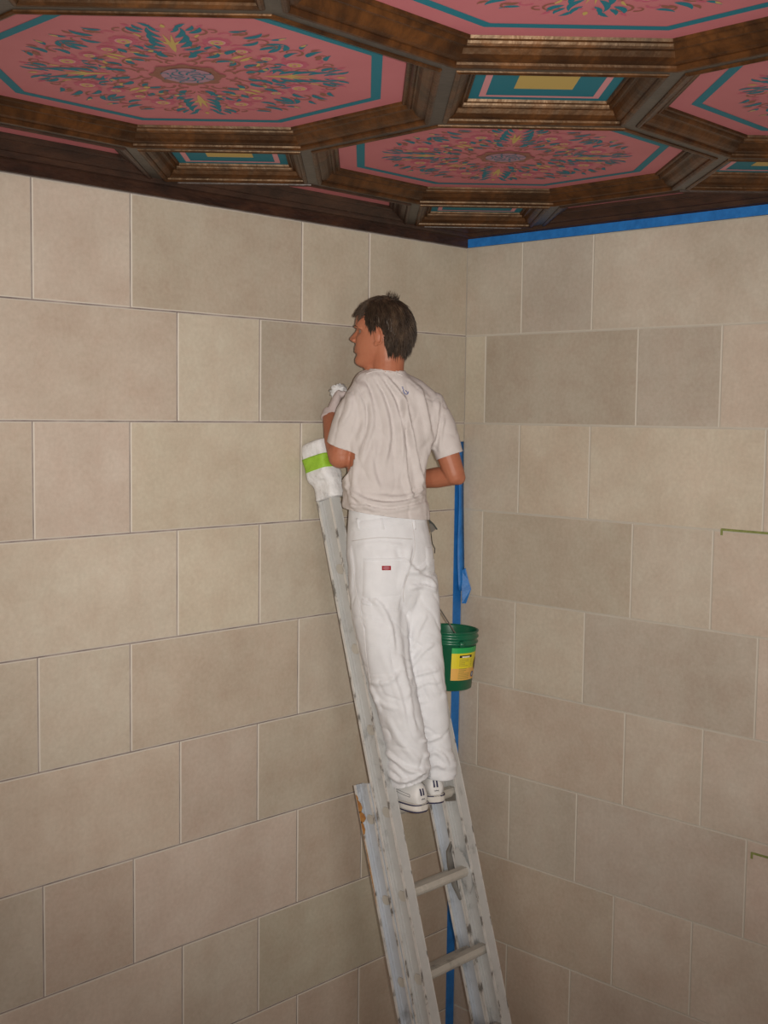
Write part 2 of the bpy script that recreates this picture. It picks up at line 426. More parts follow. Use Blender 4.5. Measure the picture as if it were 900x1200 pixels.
    # leaves around the scrolls
    for args in ((0.38, 0.16, 0.9, 0.14, 0.023, -1.7, 0), (0.42, 0.40, 1.5, 0.14, 0.023, -1.8, 0), (0.54, 0.58, 0.2, 0.14, 0.023, 1.5, 0), (0.36, 0.64, 0.8, 0.12, 0.020, 1.5, 0), (0.46, 0.24, 0.2, 0.12, 0.020, 1.6, 0),
                 (0.86, 0.15, 1.2, 0.14, 0.021, -1.4, 0), (0.88, 0.50, 1.4, 0.16, 0.023, -1.2, 0), (0.76, 0.56, 1.5, 0.14, 0.020, -1.4, 0), (0.74, 0.74, 0.8, 0.18, 0.022, 0.7, 0), (0.95, 0.38, 1.7, 0.12, 0.017, -1.0, 0),
                 (0.84, 0.70, 1.1, 0.13, 0.019, 1.0, 0), (0.62, 0.15, 2.0, 0.09, 0.014, 1.0, 0), (0.56, 0.34, 0.0, 0.10, 0.016, 1.4, 0), (0.94, 0.66, 1.5, 0.11, 0.016, -0.9, 0), (0.62, 0.44, 0.2, 0.09, 0.014, -1.4, 0),
                 (0.48, 0.72, 0.785, 0.13, 0.017, 0.2, 1), (0.97, 0.70, 0.7, 0.06, 0.010, 0.5, 1), (0.78, 0.20, 0.2, 0.08, 0.010, 0.7, 1), (0.50, 0.44, 1.0, 0.08, 0.011, 0.9, 1),
                 (0.70, 0.50, 1.0, 0.08, 0.013, 0.9, 3), (0.96, 0.20, 0.3, 0.07, 0.012, 0.7, 3), (0.50, 0.09, 0.6, 0.09, 0.013, 1.1, 3), (0.90, 0.62, 0.9, 0.07, 0.012, 0.9, 3)): lf(*args)
    disc(bm, *P(0.52, 0.28), R * 0.018, 1, zo, 8); disc(bm, *P(0.44, 0.785), R * 0.022, 1, zo, 8)
def rosette_mesh():
    bm = bmesh.new(); R = 0.362
    for q in range(4):
        for s in (1, -1): half_sector(bm, q * PI / 2 + PI / 4, s, R)
    z = -0.0016
    disc(bm, 0, 0, R * 0.215, 2, z, 32); 
    for q in range(8): disc(bm, R * 0.2 * math.cos(q * PI / 4), R * 0.2 * math.sin(q * PI / 4), R * 0.045, 2, z - 0.0001, 8)
    disc(bm, 0, 0, R * 0.165, 4, z - 0.0010, 28)
    for q in range(8):
        b = q * PI / 4
        stroke(bm, R * 0.03 * math.cos(b), R * 0.03 * math.sin(b), b, R * 0.15, R * 0.007, 2.4, 0, z - 0.002)
        stroke(bm, R * 0.12 * math.cos(b + .3), R * 0.12 * math.sin(b + .3), b + 1.6, R * 0.08, R * 0.006, -2.4, 0, z - 0.002)
    me = bpy.data.meshes.new('painted_rosette'); bm.to_mesh(me); bm.free()
    for p in me.polygons:
        pass
    for c in ORN: me.materials.append(M[c])
    return me
ros_me = rosette_mesh()
oct_full, oct_mould = None, None
for i in range(-1, 5):
    for j in range(-1, 5):
        cx, cy = OC - i * LA, OC - j * LA
        full = 0 <= i <= 3 and 0 <= j <= 3
        corner = (i in (-1, 4)) and (j in (-1, 4))
        loc = (cx, cy, 0)
        if full and oct_full:
            p = link('octagon_panel', oct_full, ceiling); mo = link('coffer_moulding', oct_mould, ceiling)
        else:
            bm = bmesh.new()
            add_rings(bm, [ngon(8, PA_O + 0.004, HP + 0.004), ngon(8, PA_O + 0.004, HP)])
            if not full: clip(bm, cx, cy)
            if not bm.faces: bm.free(); continue
            p = finish('octagon_panel', bm, M['wood_dark'] if corner else M['pink'], ceiling)
            bm = bmesh.new(); add_rings(bm, moulding_rings(8, HALF - SW, HALF - SW - PA_O, 0), False)
            if not full: clip(bm, cx, cy)
            mo = finish('coffer_moulding', bm, M['wood'] if full else M['wood_dark'], ceiling)
            if full: oct_full, oct_mould = p.data, mo.data
        p.location = loc; mo.location = loc
        if full:
            r = link('painted_rosette', ros_me, p); r.location = (0, 0, HP)
            bm = bmesh.new(); ring_mesh(bm, 8, 0.4425, 0.4185, HP - 0.0008, 0, 0)
            finish('painted_border', bm, M['teal'], p)
sq_me = sq_mo = sq_paint = None
for i in range(0, 5):
    for j in range(0, 5):
        loc = (OC + HALF - i * LA, OC + HALF - j * LA, 0)
        if sq_me is None:
            bm = bmesh.new(); add_rings(bm, [ngon(4, PA_S + 0.004, HP + 0.004, 0), ngon(4, PA_S + 0.004, HP, 0)]); 
            bmesh.ops.rotate(bm, verts=bm.verts[:], cent=(0, 0, 0), matrix=Matrix.Rotation(PI / 4, 3, 'Z')); p = finish('square_panel', bm, M['teal'], ceiling); sq_me = p.data
            bm = bmesh.new(); add_rings(bm, moulding_rings(4, SQH - SW, SQH - SW - PA_S, PI / 4), False)
            mo = finish('square_moulding', bm, M['wood'], ceiling); sq_mo = mo.data
            bm = bmesh.new(); ring_mesh(bm, 4, PA_S - 0.0228, PA_S - 0.0385, HP - 0.0006, PI / 4, 0)
            f = bm.faces.new([bm.verts.new(v) for v in ngon(4, 0.069, HP - 0.0006, PI / 4)]); f.material_index = 1
            pt = finish('painted_square', bm, [M['lightpink'], M['yellow']], p); sq_paint = pt.data
        else:
            p = link('square_panel', sq_me, ceiling); mo = link('square_moulding', sq_mo, ceiling); link('painted_square', sq_paint, p)
        p.location = loc; mo.location = loc
# flat bronze strips between the coffers (mitred where three meet)
def strip_poly(p0, d, ln, a0, a1):
    """6-gon around an edge from p0 along d; a0/a1 = (angle on the left, on the right) to the neighbours at each end"""
    n = Vector((-d.y, d.x)); p1 = p0 + d * ln
    def cor(p, dirv, side, ang):    # side +1 left of dirv
        nn = Vector((-dirv.y, dirv.x)) * side
        return p + nn * SW + dirv * (SW / math.tan(ang / 2))
    return [p0, cor(p0, d, -1, a0[1]), cor(p1, -d, 1, a1[0]), p1, cor(p1, -d, -1, a1[1]), cor(p0, d, 1, a0[0])]
def strip(p0, d, ln, a0, a1):
    pts = strip_poly(p0, d, ln, a0, a1)
    bm = bmesh.new()
    add_rings(bm, [[Vector((p.x, p.y, HB + 0.02)) for p in pts], [Vector((p.x, p.y, HB)) for p in pts]])
    clip(bm)
    if len(bm.faces): finish('beam_strip', bm, M['bronze'], ceiling)
    else: bm.free()
A135, A90 = math.radians(135), PI / 2
SD = SQH * math.sqrt(2)
for i in range(0, 5):
    for j in range(0, 5):
        c = Vector((OC + HALF - i * LA, OC + HALF - j * LA))
        P4 = [c + Vector(v) * SD for v in ((1, 0), (0, 1), (-1, 0), (0, -1))]
        for q in range(4):
            a, b = P4[q], P4[(q + 1) % 4]; d = (b - a).normalized()
            strip(a, d, (b - a).length, (A90, A135), (A135, A90) if False else (A135, A90))
        # straight edges towards -x and -y (and outwards at the rim)
        for v, on in (((-1, 0), i < 4), ((0, -1), j < 4)):
            if on: strip(c + Vector(v) * SD, Vector(v), LA - 2 * SD, (A135, A135), (A135, A135))
# cornice along both walls
CP = [(0.0, 0.0), (0.015, 0.0), (0.015, 0.033), (0.020, 0.036), (0.027, 0.037), (0.031, 0.044), (0.033, 0.052), (0.040, 0.054), (0.046, 0.060), (0.052, 0.070), (0.058, 0.078), (0.064, 0.078), (0.070, 0.083), (0.076, 0.098), (0.0, 0.098)]
def cornice(side):
    bm = bmesh.new()
    rings = []
    for t in (0.0, ROOM):
        ring = []
        for o, z in CP:
            u = t if t == 0 else t
            s = -(u + (o if t == 0 else -o))          # mitred at the corner
            ring.append(Vector((s, -o, ZL + z)) if side == 'l' else Vector((-o, s, ZL + z)))
        rings.append(ring)
    add_rings(bm, rings)
    return struct(finish('trim_1' if side == 'l' else 'trim_2', bm, M['wood_dark']))
cornice('l'); cornice('r')

# ------------------------------------------------------------------ extension ladder
def conv(x, y, z):
    return Vector((x * k_, y * k_, ZL + (z - 4.16) * k_))
def alu(name, tint, paint):
    m = newmat(name, rough=0.45, metallic=0.0, spec=0.55)
    ramp_noise(m, [(0.30, tuple(c * 0.52 for c in tint)), (0.42, tint), (0.62, tuple(min(1, c * 1.12) for c in tint)), (0.70, paint)], 9, 8, 0.68, stretch=(1, 1, 0.7), bump=0.15, bump_scale=30)
    return m
M['alu'] = alu('worn_painted_aluminium', (0.45, 0.45, 0.44), (0.60, 0.57, 0.52))
M['alu_blue'] = alu('bluish_aluminium', (0.44, 0.47, 0.51), (0.56, 0.58, 0.60))
M['alu_edge'] = ramp_noise(newmat('rubbed_edge', rough=0.35, metallic=0.3), [(0.36, (0.20, 0.19, 0.18)), (0.46, (0.62, 0.61, 0.59)), (0.7, (0.72, 0.71, 0.69))], 38, 5, stretch=(1, 1, 0.5))
M['rung'] = alu('paint_smeared_rung', (0.42, 0.395, 0.35), (0.60, 0.56, 0.50))
M['steel'] = newmat('dull_steel', (0.32, 0.31, 0.29), 0.4, 0.8)
M['rubber'] = newmat('black_rubber', (0.02, 0.02, 0.02), 0.8)
M['rust'] = ramp_noise(newmat('ochre_stain', rough=0.8), [(0.35, (0.45, 0.22, 0.05)), (0.65, (0.30, 0.13, 0.04))], 30)
LT_TOP = conv(-0.80, -0.0155, 3.44)                       # back edge of the left rail at the top
LU = Vector((0, 0.2834, 0.959)).normalized()               # up along the rails
LN = Vector((0, -0.959, 0.2834)).normalized()              # towards the climber
LX = Vector((1, 0, 0))
def along(z): return (z - LT_TOP.z) / LU.z                 # parameter along the rail for a height
def LP(x, n, t): return Vector((x, LT_TOP.y, LT_TOP.z)) + LN * n + LU * t
ladder = thing('extension_ladder', 'worn paint-splashed aluminium extension ladder leaning on the left stone wall', 'ladder', (0, 0, 0))
RW, RD = 0.044, 0.074
def rail(x0, n0, t0, t1, mat):
    """I-beam: x0 outer side"""
    bm = bmesh.new()
    def bx(xa, xb, na, nb, mat=0):
        add_rings(bm, [[LP(x0 + xa, n0 + na, t), LP(x0 + xb, n0 + na, t), LP(x0 + xb, n0 + nb, t), LP(x0 + xa, n0 + nb, t)] for t in (t0, t1)], True, mat)
    f = 0.0035
    bx(0, RW, RD - f, RD); bx(0, RW, 0, f)                 # flanges
    bx(RW / 2 - 0.002, RW / 2 + 0.002, f, RD - f)          # web
    for a in (0, RW - 0.003):                              # rolled lips
        bx(a - 0.0006, a + 0.003, -0.0006, f + 0.005, 1); bx(a - 0.0006, a + 0.003, RD - f - 0.005, RD + 0.0006, 1)
    bx(RW / 2 - 0.005, RW / 2 + 0.005, f, f + 0.010); bx(RW / 2 - 0.005, RW / 2 + 0.005, RD - f - 0.010, RD - f)
    return finish('rail', bm, [mat, M['alu_edge']], ladder)
XL, XR = -0.80 * k_, -0.45 * k_ - RW
T_END = along(0.80)
rail(XL, 0, T_END, 0.0, M['alu']); rail(XR, 0, T_END, 0.0, M['alu'])
BN = -RD - 0.006                                           # the base section lies behind
t_base = along(conv(0, 0, 2.405).z)
rl = rail(XL - 0.004, BN, along(0.06), t_base, M['alu_blue']); rail(XR + 0.004, BN, along(0.06), t_base, M['alu_blue'])
def rung(t, n0, r, mat):
    bm = bmesh.new()
    c0, c1 = LP(XL + RW / 2 - (0.006 if n0 == 0 else 0.011), n0 + RD / 2, t), LP(XR + RW / 2 + (0.006 if n0 == 0 else 0.011), n0 + RD / 2, t)
    rings = []
    for c in (c0, c1):
        ring = []
        for i in range(14):
            a = 2 * PI * i / 14
            q = Vector((0, math.cos(a), math.sin(a))); q.z = max(-0.95, min(0.72, q.z))
            ring.append(c + q * r)
        rings.append(ring)
    add_rings(bm, rings)
    for k in range(5):                                     # grip ribs on the flat tread
        y = (k - 2) * r * 0.28
        p = c0 + Vector((RW / 2, y, r * 0.72)); q = c1 + Vector((-RW / 2, y, r * 0.72))
        add_rings(bm, [[s + Vector((0, -0.0012, 0)), s + Vector((0, 0.0012, 0)), s + Vector((0, 0.0012, 0.0015)), s + Vector((0, -0.0012, 0.0015))] for s in (p, q)])
    return finish('rung', bm, mat, ladder)
RUNG_Z = [2.07 + (0.2458 if i > 0 else 0.24) * i for i in range(-3, 6)]
for z in RUNG_Z: rung(along(conv(0, 0, z).z), 0, 0.0205, M['rung'])
for z in [1.83 - 0.24 * i for i in range(-2, 6)]:
    zz = conv(0, 0, z).z - 0.012
    if zz > 0.2: rung(along(zz), BN, 0.0185, M['rung'])
for x, s in ((XL, 1), (XR, -1)):                           # rung locks and guide brackets
    xi = x + (RW if s == 1 else -0.004)
    bm = bmesh.new()
    tz = along(conv(0, 0, 2.07).z)
    outl = [(0.010, 0.075), (0.030, 0.085), (0.052, 0.05), (0.070, 0.0), (0.062, -0.055), (0.045, -0.085), (0.030, -0.055), (0.018, -0.02), (0.004, 0.02)]
    add_rings(bm, [[LP(xi + e, n - 0.004, tz + t) for n, t in outl] for e in (0.0, 0.004)])
    add_tube(bm, [LP(xi - 0.002, 0.035, tz), LP(xi + 0.009, 0.035, tz)], 0.009, 10, False)
    add_tube(bm, [LP(xi - 0.002, 0.04, tz + 0.062), LP(xi + 0.007, 0.04, tz + 0.062)], 0.006, 8, False)
    finish('rung_lock', bm, M['alu'], ladder)
    bm = bmesh.new()                                       # spring hook behind
    pts = [LP(xi + 0.006, BN + a, tz + b) for a, b in ((0.075, 0.10), (0.055, 0.07), (0.05, 0.02), (0.052, -0.05), (0.065, -0.10))]
    add_tube(bm, pts, [0.006, 0.011, 0.013, 0.011, 0.006], 8, True)
    finish('hook', bm, M['steel'], ladder)
    bm = bmesh.new()                                       # guide strap that wraps the two rails
    tb = t_base - 0.125
    for e in (0.02, -0.02):
        add_tube(bm, [LP(xi, 0.036 + e, tb), LP(xi + (0.004 if s == 1 else 0.0), 0.036 + e, tb)], 0.005, 8, False)
    add_rings(bm, [[LP(xi + e, n, tb + t) for n, t in ((0.01, 0.012), (0.062, 0.012), (0.062, -0.012), (0.01, -0.012))] for e in (0.0, 0.003)])
    finish('guide_plate', bm, M['steel'], ladder)
    bm = bmesh.new()
    add_rings(bm, [[LP(x + a, BN + b, along(0.062) + 0.03) for a, b in ((-0.008, -0.004), (RW + 0.008, -0.004), (RW + 0.008, RD + 0.006), (-0.008, RD + 0.006))],
                   [Vector((x + a, LP(0, BN + b, along(0.0)).y, 0.0)) for a, b in ((-0.012, -0.012), (RW + 0.012, -0.012), (RW + 0.012, RD + 0.012), (-0.012, RD + 0.012))]])
    finish('foot', bm, M['rubber'], ladder)
# ochre stain on the top of the base rail
bm = bmesh.new(); rr = random.Random(3)
for tc, na, nb, hh in ((-0.075, 0.001, 0.022, 0.022), (-0.112, 0.001, 0.030, 0.020), (-0.150, 0.001, 0.016, 0.024), (-0.30, 0.001, 0.006, 0.13), (-0.045, 0.001, 0.010, 0.012)):
    ring = [LP(XL - 0.0048, BN + na, t_base + tc - hh), LP(XL - 0.0048, BN + nb * 0.6, t_base + tc - hh * 0.8), LP(XL - 0.0048, BN + nb, t_base + tc - hh * 0.2), LP(XL - 0.0048, BN + nb * 0.85, t_base + tc + hh * 0.5), LP(XL - 0.0048, BN + nb * 0.4, t_base + tc + hh), LP(XL - 0.0048, BN + na, t_base + tc + hh)]
    add_rings(bm, [ring, [p + Vector((0.001, 0, 0)) for p in ring]])
finish('paint_stain', bm, M['rust'], ladder)['label'] = 'ochre paint stain'

# cloth sleeve over the end of the left rail
M['rag'] = ramp_noise(newmat('white_rag', rough=0.95, spec=0.1), [(0.25, (0.40, 0.41, 0.43)), (0.40, (0.68, 0.68, 0.69)), (0.7, (0.74, 0.74, 0.75))], 16, 6, 0.7, bump=0.5, bump_scale=60)
pad = thing('rail_cover', 'dirty white cloth pulled over the top end of the left ladder rail', 'cloth', LP(XL, 0, -0.2))
def pad_rings(t_list, grow, seg=40):
    rings = []
    for t, sx, sn, ox, on in t_list:
        ring = []
        for i in range(seg):
            a = 2 * PI * i / seg
            ca, sa = math.cos(a), math.sin(a)
            e = 0.55
            ux = math.copysign(abs(ca) ** e, ca); un = math.copysign(abs(sa) ** e, sa)
            p = LP(XL + RW / 2 + ox + ux * (sx + grow), RD / 2 + on + un * (sn + grow), t)
            w = noise.noise(p * 26) * 0.006 + noise.noise(Vector((p.x * 60, p.y * 60, p.z * 22))) * 0.0035 if grow == 0 else noise.noise(p * 26) * 0.006
            p += (LX * ux + LN * un).normalized() * w
            ring.append(p)
        rings.append(ring)
    return rings
PT = [(-0.235, 0.034, 0.050, 0, 0.004), (-0.228, 0.037, 0.052, 0, 0.004), (-0.20, 0.037, 0.051, 0, 0.005), (-0.165, 0.040, 0.055, 0, 0.004), (-0.150, 0.046, 0.063, -0.002, 0.0), (-0.13, 0.047, 0.066, -0.004, -0.002),
      (-0.10, 0.046, 0.066, -0.004, -0.003), (-0.075, 0.0445, 0.064, -0.004, -0.003), (-0.05, 0.045, 0.065, -0.004, -0.003), (-0.02, 0.047, 0.066, -0.004, -0.003), (0.0, 0.047, 0.064, -0.004, -0.003), (0.012, 0.042, 0.056, -0.003, -0.002), (0.018, 0.028, 0.036, 0, 0), (0.019, 0.012, 0.014, 0, 0)]
PTs = smooth_path(PT, 3)
PTs = [(t, sx, min(sn, 0.058), ox, on + 0.010) for t, sx, sn, ox, on in PTs]
PTs = [(t * 0.84, *r) for t, *r in PTs]
bm = bmesh.new(); add_rings(bm, pad_rings(PTs, 0)); keep(finish('cloth', bm, M['rag'], None, True), pad)
bm = bmesh.new(); add_rings(bm, pad_rings([r for r in PTs if -0.094 <= r[0] <= -0.042], 0.0022)); keep(finish('tape_band', bm, M['green_tape'], None, True), pad)['label'] = 'lime green tape band'

# ------------------------------------------------------------------ masking tape
tape = thing('masking_tape', 'blue masking tape running down the wall beside the corner', 'tape', (-0.03, 0, 0))
bm = bmesh.new(); add_box(bm, (-0.053, -0.0012, 0.0), (-0.003, -0.0002, conv(0, 0, 3.455).z)); keep(finish('tape_strip', bm, M['blue_tape'], None), tape)
def ribbon(path, th=0.0006):
    bm = bmesh.new(); A, B = [], []
    for a, b in path: A.append(Vector(a)); B.append(Vector(b))
    rings = []
    for i in range(len(A)):
        t = (A[min(i + 1, len(A) - 1)] - A[max(i - 1, 0)]).normalized(); n = t.cross((B[i] - A[i]).normalized()).normalized() * th
        rings.append([A[i] - n, B[i] - n, B[i] + n, A[i] + n])
    add_rings(bm, rings); return bm
z1 = conv(0, 0, 3.452).z; z2 = conv(0, 0, 2.90).z
path = []
for i in range(21):
    t = i / 20; z = z1 + (z2 - z1) * t
    lo = 0.003 + 0.010 * math.sin(PI * t) ** 2 + 0.012 * t
    ro = 0.002 + 0.020 * t ** 1.5
    path.append(((-0.052 + 0.014 * t, -lo - 0.006 * math.sin(t * 7), z), (-0.004, -ro, z + 0.004)))
keep(finish('loose_tape', ribbon(path), M['blue_tape'], None, True), tape)
ze = z2
keep(finish('folded_tape_end', ribbon([((-0.022, -0.018, ze + 0.085), (-0.004, -0.024, ze + 0.095)), ((-0.028, -0.024, ze + 0.02), (-0.004, -0.044, ze + 0.04)), ((-0.030, -0.028, ze + 0.0), (-0.004, -0.056, ze + 0.012)), ((-0.032, -0.032, ze - 0.048), (-0.014, -0.038, ze - 0.05))], 0.0009), M['blue_tape'], None), tape)
bm = bmesh.new(); add_box(bm, (-0.0165, -ROOM + 0.02, ZL - 0.001), (-0.0152, -0.016, ZL + 0.0325))
tag(finish('masking_tape', bm, M['blue_tape']), 'blue masking tape along the foot of the wooden cornice, right wall', 'tape')
for z, y0, lab in ((ZL - 3 * CH + 0.004, -1.055 * k_, 'olive-green tape scrap on the right wall, upper one at shoulder height'), (ZL - 6.02 * CH - 0.035, -1.196 * k_, 'olive-green tape scrap low on the right wall edge')):
    bm = bmesh.new(); add_box(bm, (-0.0014, y0 - 0.33, z - 0.004), (-0.0002, y0, z + 0.004)); add_box(bm, (-0.0018, y0 - 0.006, z - 0.02), (-0.0004, y0 + 0.002, z + 0.002))
    tag(finish('tape_scrap', bm, M['green_tape_old']), lab, 'tape')

# ------------------------------------------------------------------ the painter on the ladder
M['skin'] = ramp_noise(newmat('sunburnt_skin', rough=0.5, spec=0.4), [(0.3, (0.36, 0.120, 0.064)), (0.55, (0.40, 0.150, 0.082)), (0.75, (0.40, 0.130, 0.070))], 14, 4, bump=0.08, bump_scale=120)
M['shirt'] = ramp_noise(newmat('white_cotton', rough=0.9, spec=0.15), [(0.3, (0.55, 0.505, 0.49)), (0.7, (0.59, 0.545, 0.53))], 30, bump=0.08, bump_scale=200)
M['drill'] = ramp_noise(newmat('white_drill', rough=0.88, spec=0.18), [(0.3, (0.65, 0.655, 0.68)), (0.7, (0.70, 0.705, 0.73))], 24, bump=0.08, bump_scale=220)
M['stitch'] = newmat('stitching', (0.57, 0.55, 0.54), 0.9)
M['hair'] = ramp_noise(newmat('brown_hair', rough=0.55, spec=0.4), [(0.3, (0.018, 0.010, 0.006)), (0.52, (0.050, 0.030, 0.018)), (0.72, (0.105, 0.066, 0.040))], 40, 4, stretch=(1, 1, 0.4))
M['glove'] = ramp_noise(newmat('thin_white_glove', rough=0.7, spec=0.3), [(0.3, (0.50, 0.42, 0.41)), (0.7, (0.58, 0.51, 0.50))], 18, bump=0.2, bump_scale=60)
M['eye'] = newmat('eye_white', (0.20, 0.15, 0.13), 0.4)
M['iris'] = newmat('iris', (0.05, 0.06, 0.07), 0.2)
M['red'] = newmat('red_patch', (0.30, 0.006, 0.016), 0.7)
M['patch_print'] = newmat('pale_print', (0.40, 0.15, 0.18), 0.7)
M['ink'] = newmat('blue_ink', (0.09, 0.12, 0.30), 0.8)
M['shoe'] = newmat('white_leather', (0.66, 0.65, 0.64), 0.5)
M['sole'] = newmat('white_foam', (0.60, 0.57, 0.53), 0.7)
M['navy'] = newmat('navy_rubber', (0.018, 0.017, 0.06), 0.5)
M['grey_line'] = newmat('grey_piping', (0.16, 0.16, 0.17), 0.6)
M['black'] = newmat('black_ink', (0.012, 0.012, 0.012), 0.6)

foot_c = W(495, 948, 4.25)
man = thing('person', 'man in white t-shirt and painter trousers standing on a ladder rung, looking left', 'person', (foot_c.x, foot_c.y, foot_c.z))
def yawv(a):
    """forward / left vectors for a heading turned a degrees to the left of straight away"""
    r = math.radians(a)
    f = DH * math.cos(r) - RH * math.sin(r)
    return f, Vector((-f.y, f.x, 0))
def body_ring(px, py, dep, hw, hd, yaw, tilt=0.0, e=2.3, seg=28, back=None):
    f, l = yawv(yaw); c = W(px, py, dep)
    l = (l * math.cos(math.radians(tilt)) + ZA * math.sin(math.radians(tilt)))
    out = []
    for i in range(seg):
        a = 2 * PI * i / seg; ca, sa = math.cos(a), math.sin(a)
        d = hd if ca >= 0 else (back or hd)
        out.append(c + f * (math.copysign(abs(ca) ** (2 / e), ca) * d) + l * (math.copysign(abs(sa) ** (2 / e), sa) * hw))
    return out
def loft(bm, rows, n=4, seg=28, e=2.3):
    rows = smooth_path(rows, n)
    add_rings(bm, [body_ring(*r, e=e, seg=seg) for r in rows])

# joints ------------------------------------------------
SH_L, EL_L, WR_L = W(424, 466, 4.13), W(399, 532, 4.16), W(387, 488, 4.31)
SH_R, EL_R, WR_R = W(507, 480, 4.22), W(533, 557, 4.22), W(476, 564, 4.37)
HIP_L, HIP_R = W(437, 665, 4.17), W(480, 662, 4.22)
KN_L, KN_R = W(457, 790, 4.14), W(498, 785, 4.22)
AN_L, AN_R = W(481, 918, 4.20), W(508, 908, 4.275)
# head frame
HY = 76.0                                                  # heading of the face, degrees left of away
hf, hl = yawv(HY)
hu = (ZA + hf * -0.03).normalized()
hf = (hf - hu * hf.dot(hu)).normalized(); hl = hu.cross(hf)
HEAD0 = W(445.5, 430.5, 4.14)                                # chin level, on the ear axis
HS = 0.955
def H(x, y, z): return HEAD0 + (hf * x + hl * y + hu * z) * HS
HEADP = [  # z, front, back, half width
    (-0.004, 0.062, 0.020, 0.020), (0.004, 0.083, 0.030, 0.030), (0.014, 0.0925, 0.045, 0.038), (0.026, 0.093, 0.060, 0.045), (0.036, 0.0885, 0.066, 0.050), (0.042, 0.0855, 0.070, 0.052),
    (0.050, 0.0905, 0.073, 0.0545), (0.056, 0.0935, 0.076, 0.056), (0.0605, 0.0895, 0.078, 0.0575), (0.066, 0.0945, 0.081, 0.059), (0.074, 0.0925, 0.084, 0.061), (0.084, 0.0910, 0.088, 0.0635),
    (0.098, 0.0900, 0.092, 0.066), (0.112, 0.0885, 0.095, 0.068), (0.124, 0.0870, 0.098, 0.0695), (0.134, 0.0915, 0.100, 0.071), (0.142, 0.0960, 0.101, 0.072), (0.155, 0.0955, 0.103, 0.073),
    (0.172, 0.0930, 0.103, 0.0735), (0.188, 0.0860, 0.101, 0.072), (0.202, 0.0750, 0.094, 0.067), (0.214, 0.0590, 0.081, 0.058), (0.224, 0.0380, 0.060, 0.044), (0.231, 0.015, 0.034, 0.026)]
def head_ring(z, f, b, w, seg=36):
    out = []
    for i in range(seg):
        a = 2 * PI * i / seg; ca, sa = math.cos(a), math.sin(a)
        ex = 2.25
        x = math.copysign(abs(ca) ** (2 / ex), ca) * (f if ca > 0 else b)
        y = math.copysign(abs(sa) ** (2 / ex), sa) * w
        # face: eye sockets, cheeks
        if ca > 0:
            for s in (1, -1):
                dz, dy = z - 0.124, y - s * 0.032
                x -= 0.013 * math.exp(-(dz / 0.011) ** 2 - (dy / 0.017) ** 2)
                x += 0.004 * math.exp(-((z - 0.098) / 0.016) ** 2 - ((y - s * 0.042) / 0.016) ** 2)
        out.append(H(x, y, z))
    return out
def mk_hand(bm, wrist, fwd, palm_n, thumb_side, curl, grow=0.0, spread=1.0):
    """palm plus five separate fingers; fwd = knuckle direction, palm_n = way the palm faces"""
    f = fwd.normalized(); n = (palm_n - f * palm_n.dot(f)).normalized(); s = f.cross(n) * thumb_side
    g = grow
    # palm as a lofted block
    rings = []
    for t, hw, hd in ((-0.012, 0.026, 0.020), (0.01, 0.030, 0.019), (0.035, 0.038, 0.017), (0.065, 0.042, 0.015), (0.088, 0.040, 0.012), (0.096, 0.034, 0.008)):
        rings.append([wrist + f * t + s * ((hw + g) * math.copysign(abs(math.cos(a)) ** 0.8, math.cos(a))) + n * ((hd + g) * math.copysign(abs(math.sin(a)) ** 0.8, math.sin(a))) for a in [2 * PI * i / 16 for i in range(16)]])
    add_rings(bm, rings)
    for k, (off, ln) in enumerate(((0.030, 0.070), (0.010, 0.078), (-0.010, 0.073), (-0.029, 0.058))):
        p = wrist + f * (0.082 - 0.004 * abs(k - 1)) + s * off
        d = (f + s * (0.06 * (1 - k) * spread)).normalized(); pts = [p - d * 0.02, p]; c = 0.0
        for j, seg in enumerate((0.45, 0.32, 0.23)):
            c += curl[k] * (1.0, 1.15, 0.8)[j]
            dd = (d * math.cos(c) + n * math.sin(c)).normalized()
            pts.append(pts[-1] + dd * ln * seg)
        add_tube(bm, pts, [0.0105 + g, 0.0105 + g, 0.0098 + g, 0.0090 + g, 0.0076 + g], 10)
    p = wrist + f * 0.022 + s * 0.026
    d1 = (f * 0.62 + s * 0.66 + n * 0.42).normalized(); d2 = (f * 0.75 + s * 0.15 + n * 0.62).normalized(); d3 = (f * 0.72 - s * 0.25 + n * 0.6).normalized()
    q = [p - d1 * 0.015, p + d1 * 0.022]; q.append(q[-1] + d2 * 0.032); q.append(q[-1] + d3 * 0.028)
    add_tube(bm, q, [0.015 + g, 0.0135 + g, 0.0115 + g, 0.009 + g], 10)

# --- skin: one continuous body
bm = bmesh.new()
add_rings(bm, [head_ring(*r) for r in smooth_path(HEADP, 2)])
# nose
for z, x, w in ():
    pass
nose = [(0.140, 0.094, 0.008, 0.010), (0.128, 0.094, 0.008, 0.012), (0.116, 0.104, 0.0095, 0.018), (0.104, 0.1145, 0.013, 0.026), (0.097, 0.1185, 0.0165, 0.028), (0.090, 0.112, 0.016, 0.024), (0.085, 0.100, 0.012, 0.016)]
add_rings(bm, [[H(x - dx + dx * max(-0.9, math.cos(a)), w * math.sin(a), z) for a in [2 * PI * i / 14 for i in range(14)]] for z, x, w, dx in smooth_path(nose, 2)])
for s in (1, -1):
    ellipsoid(bm, H(0.097, s * 0.0135, 0.0925), (0.010, 0.008, 0.008))
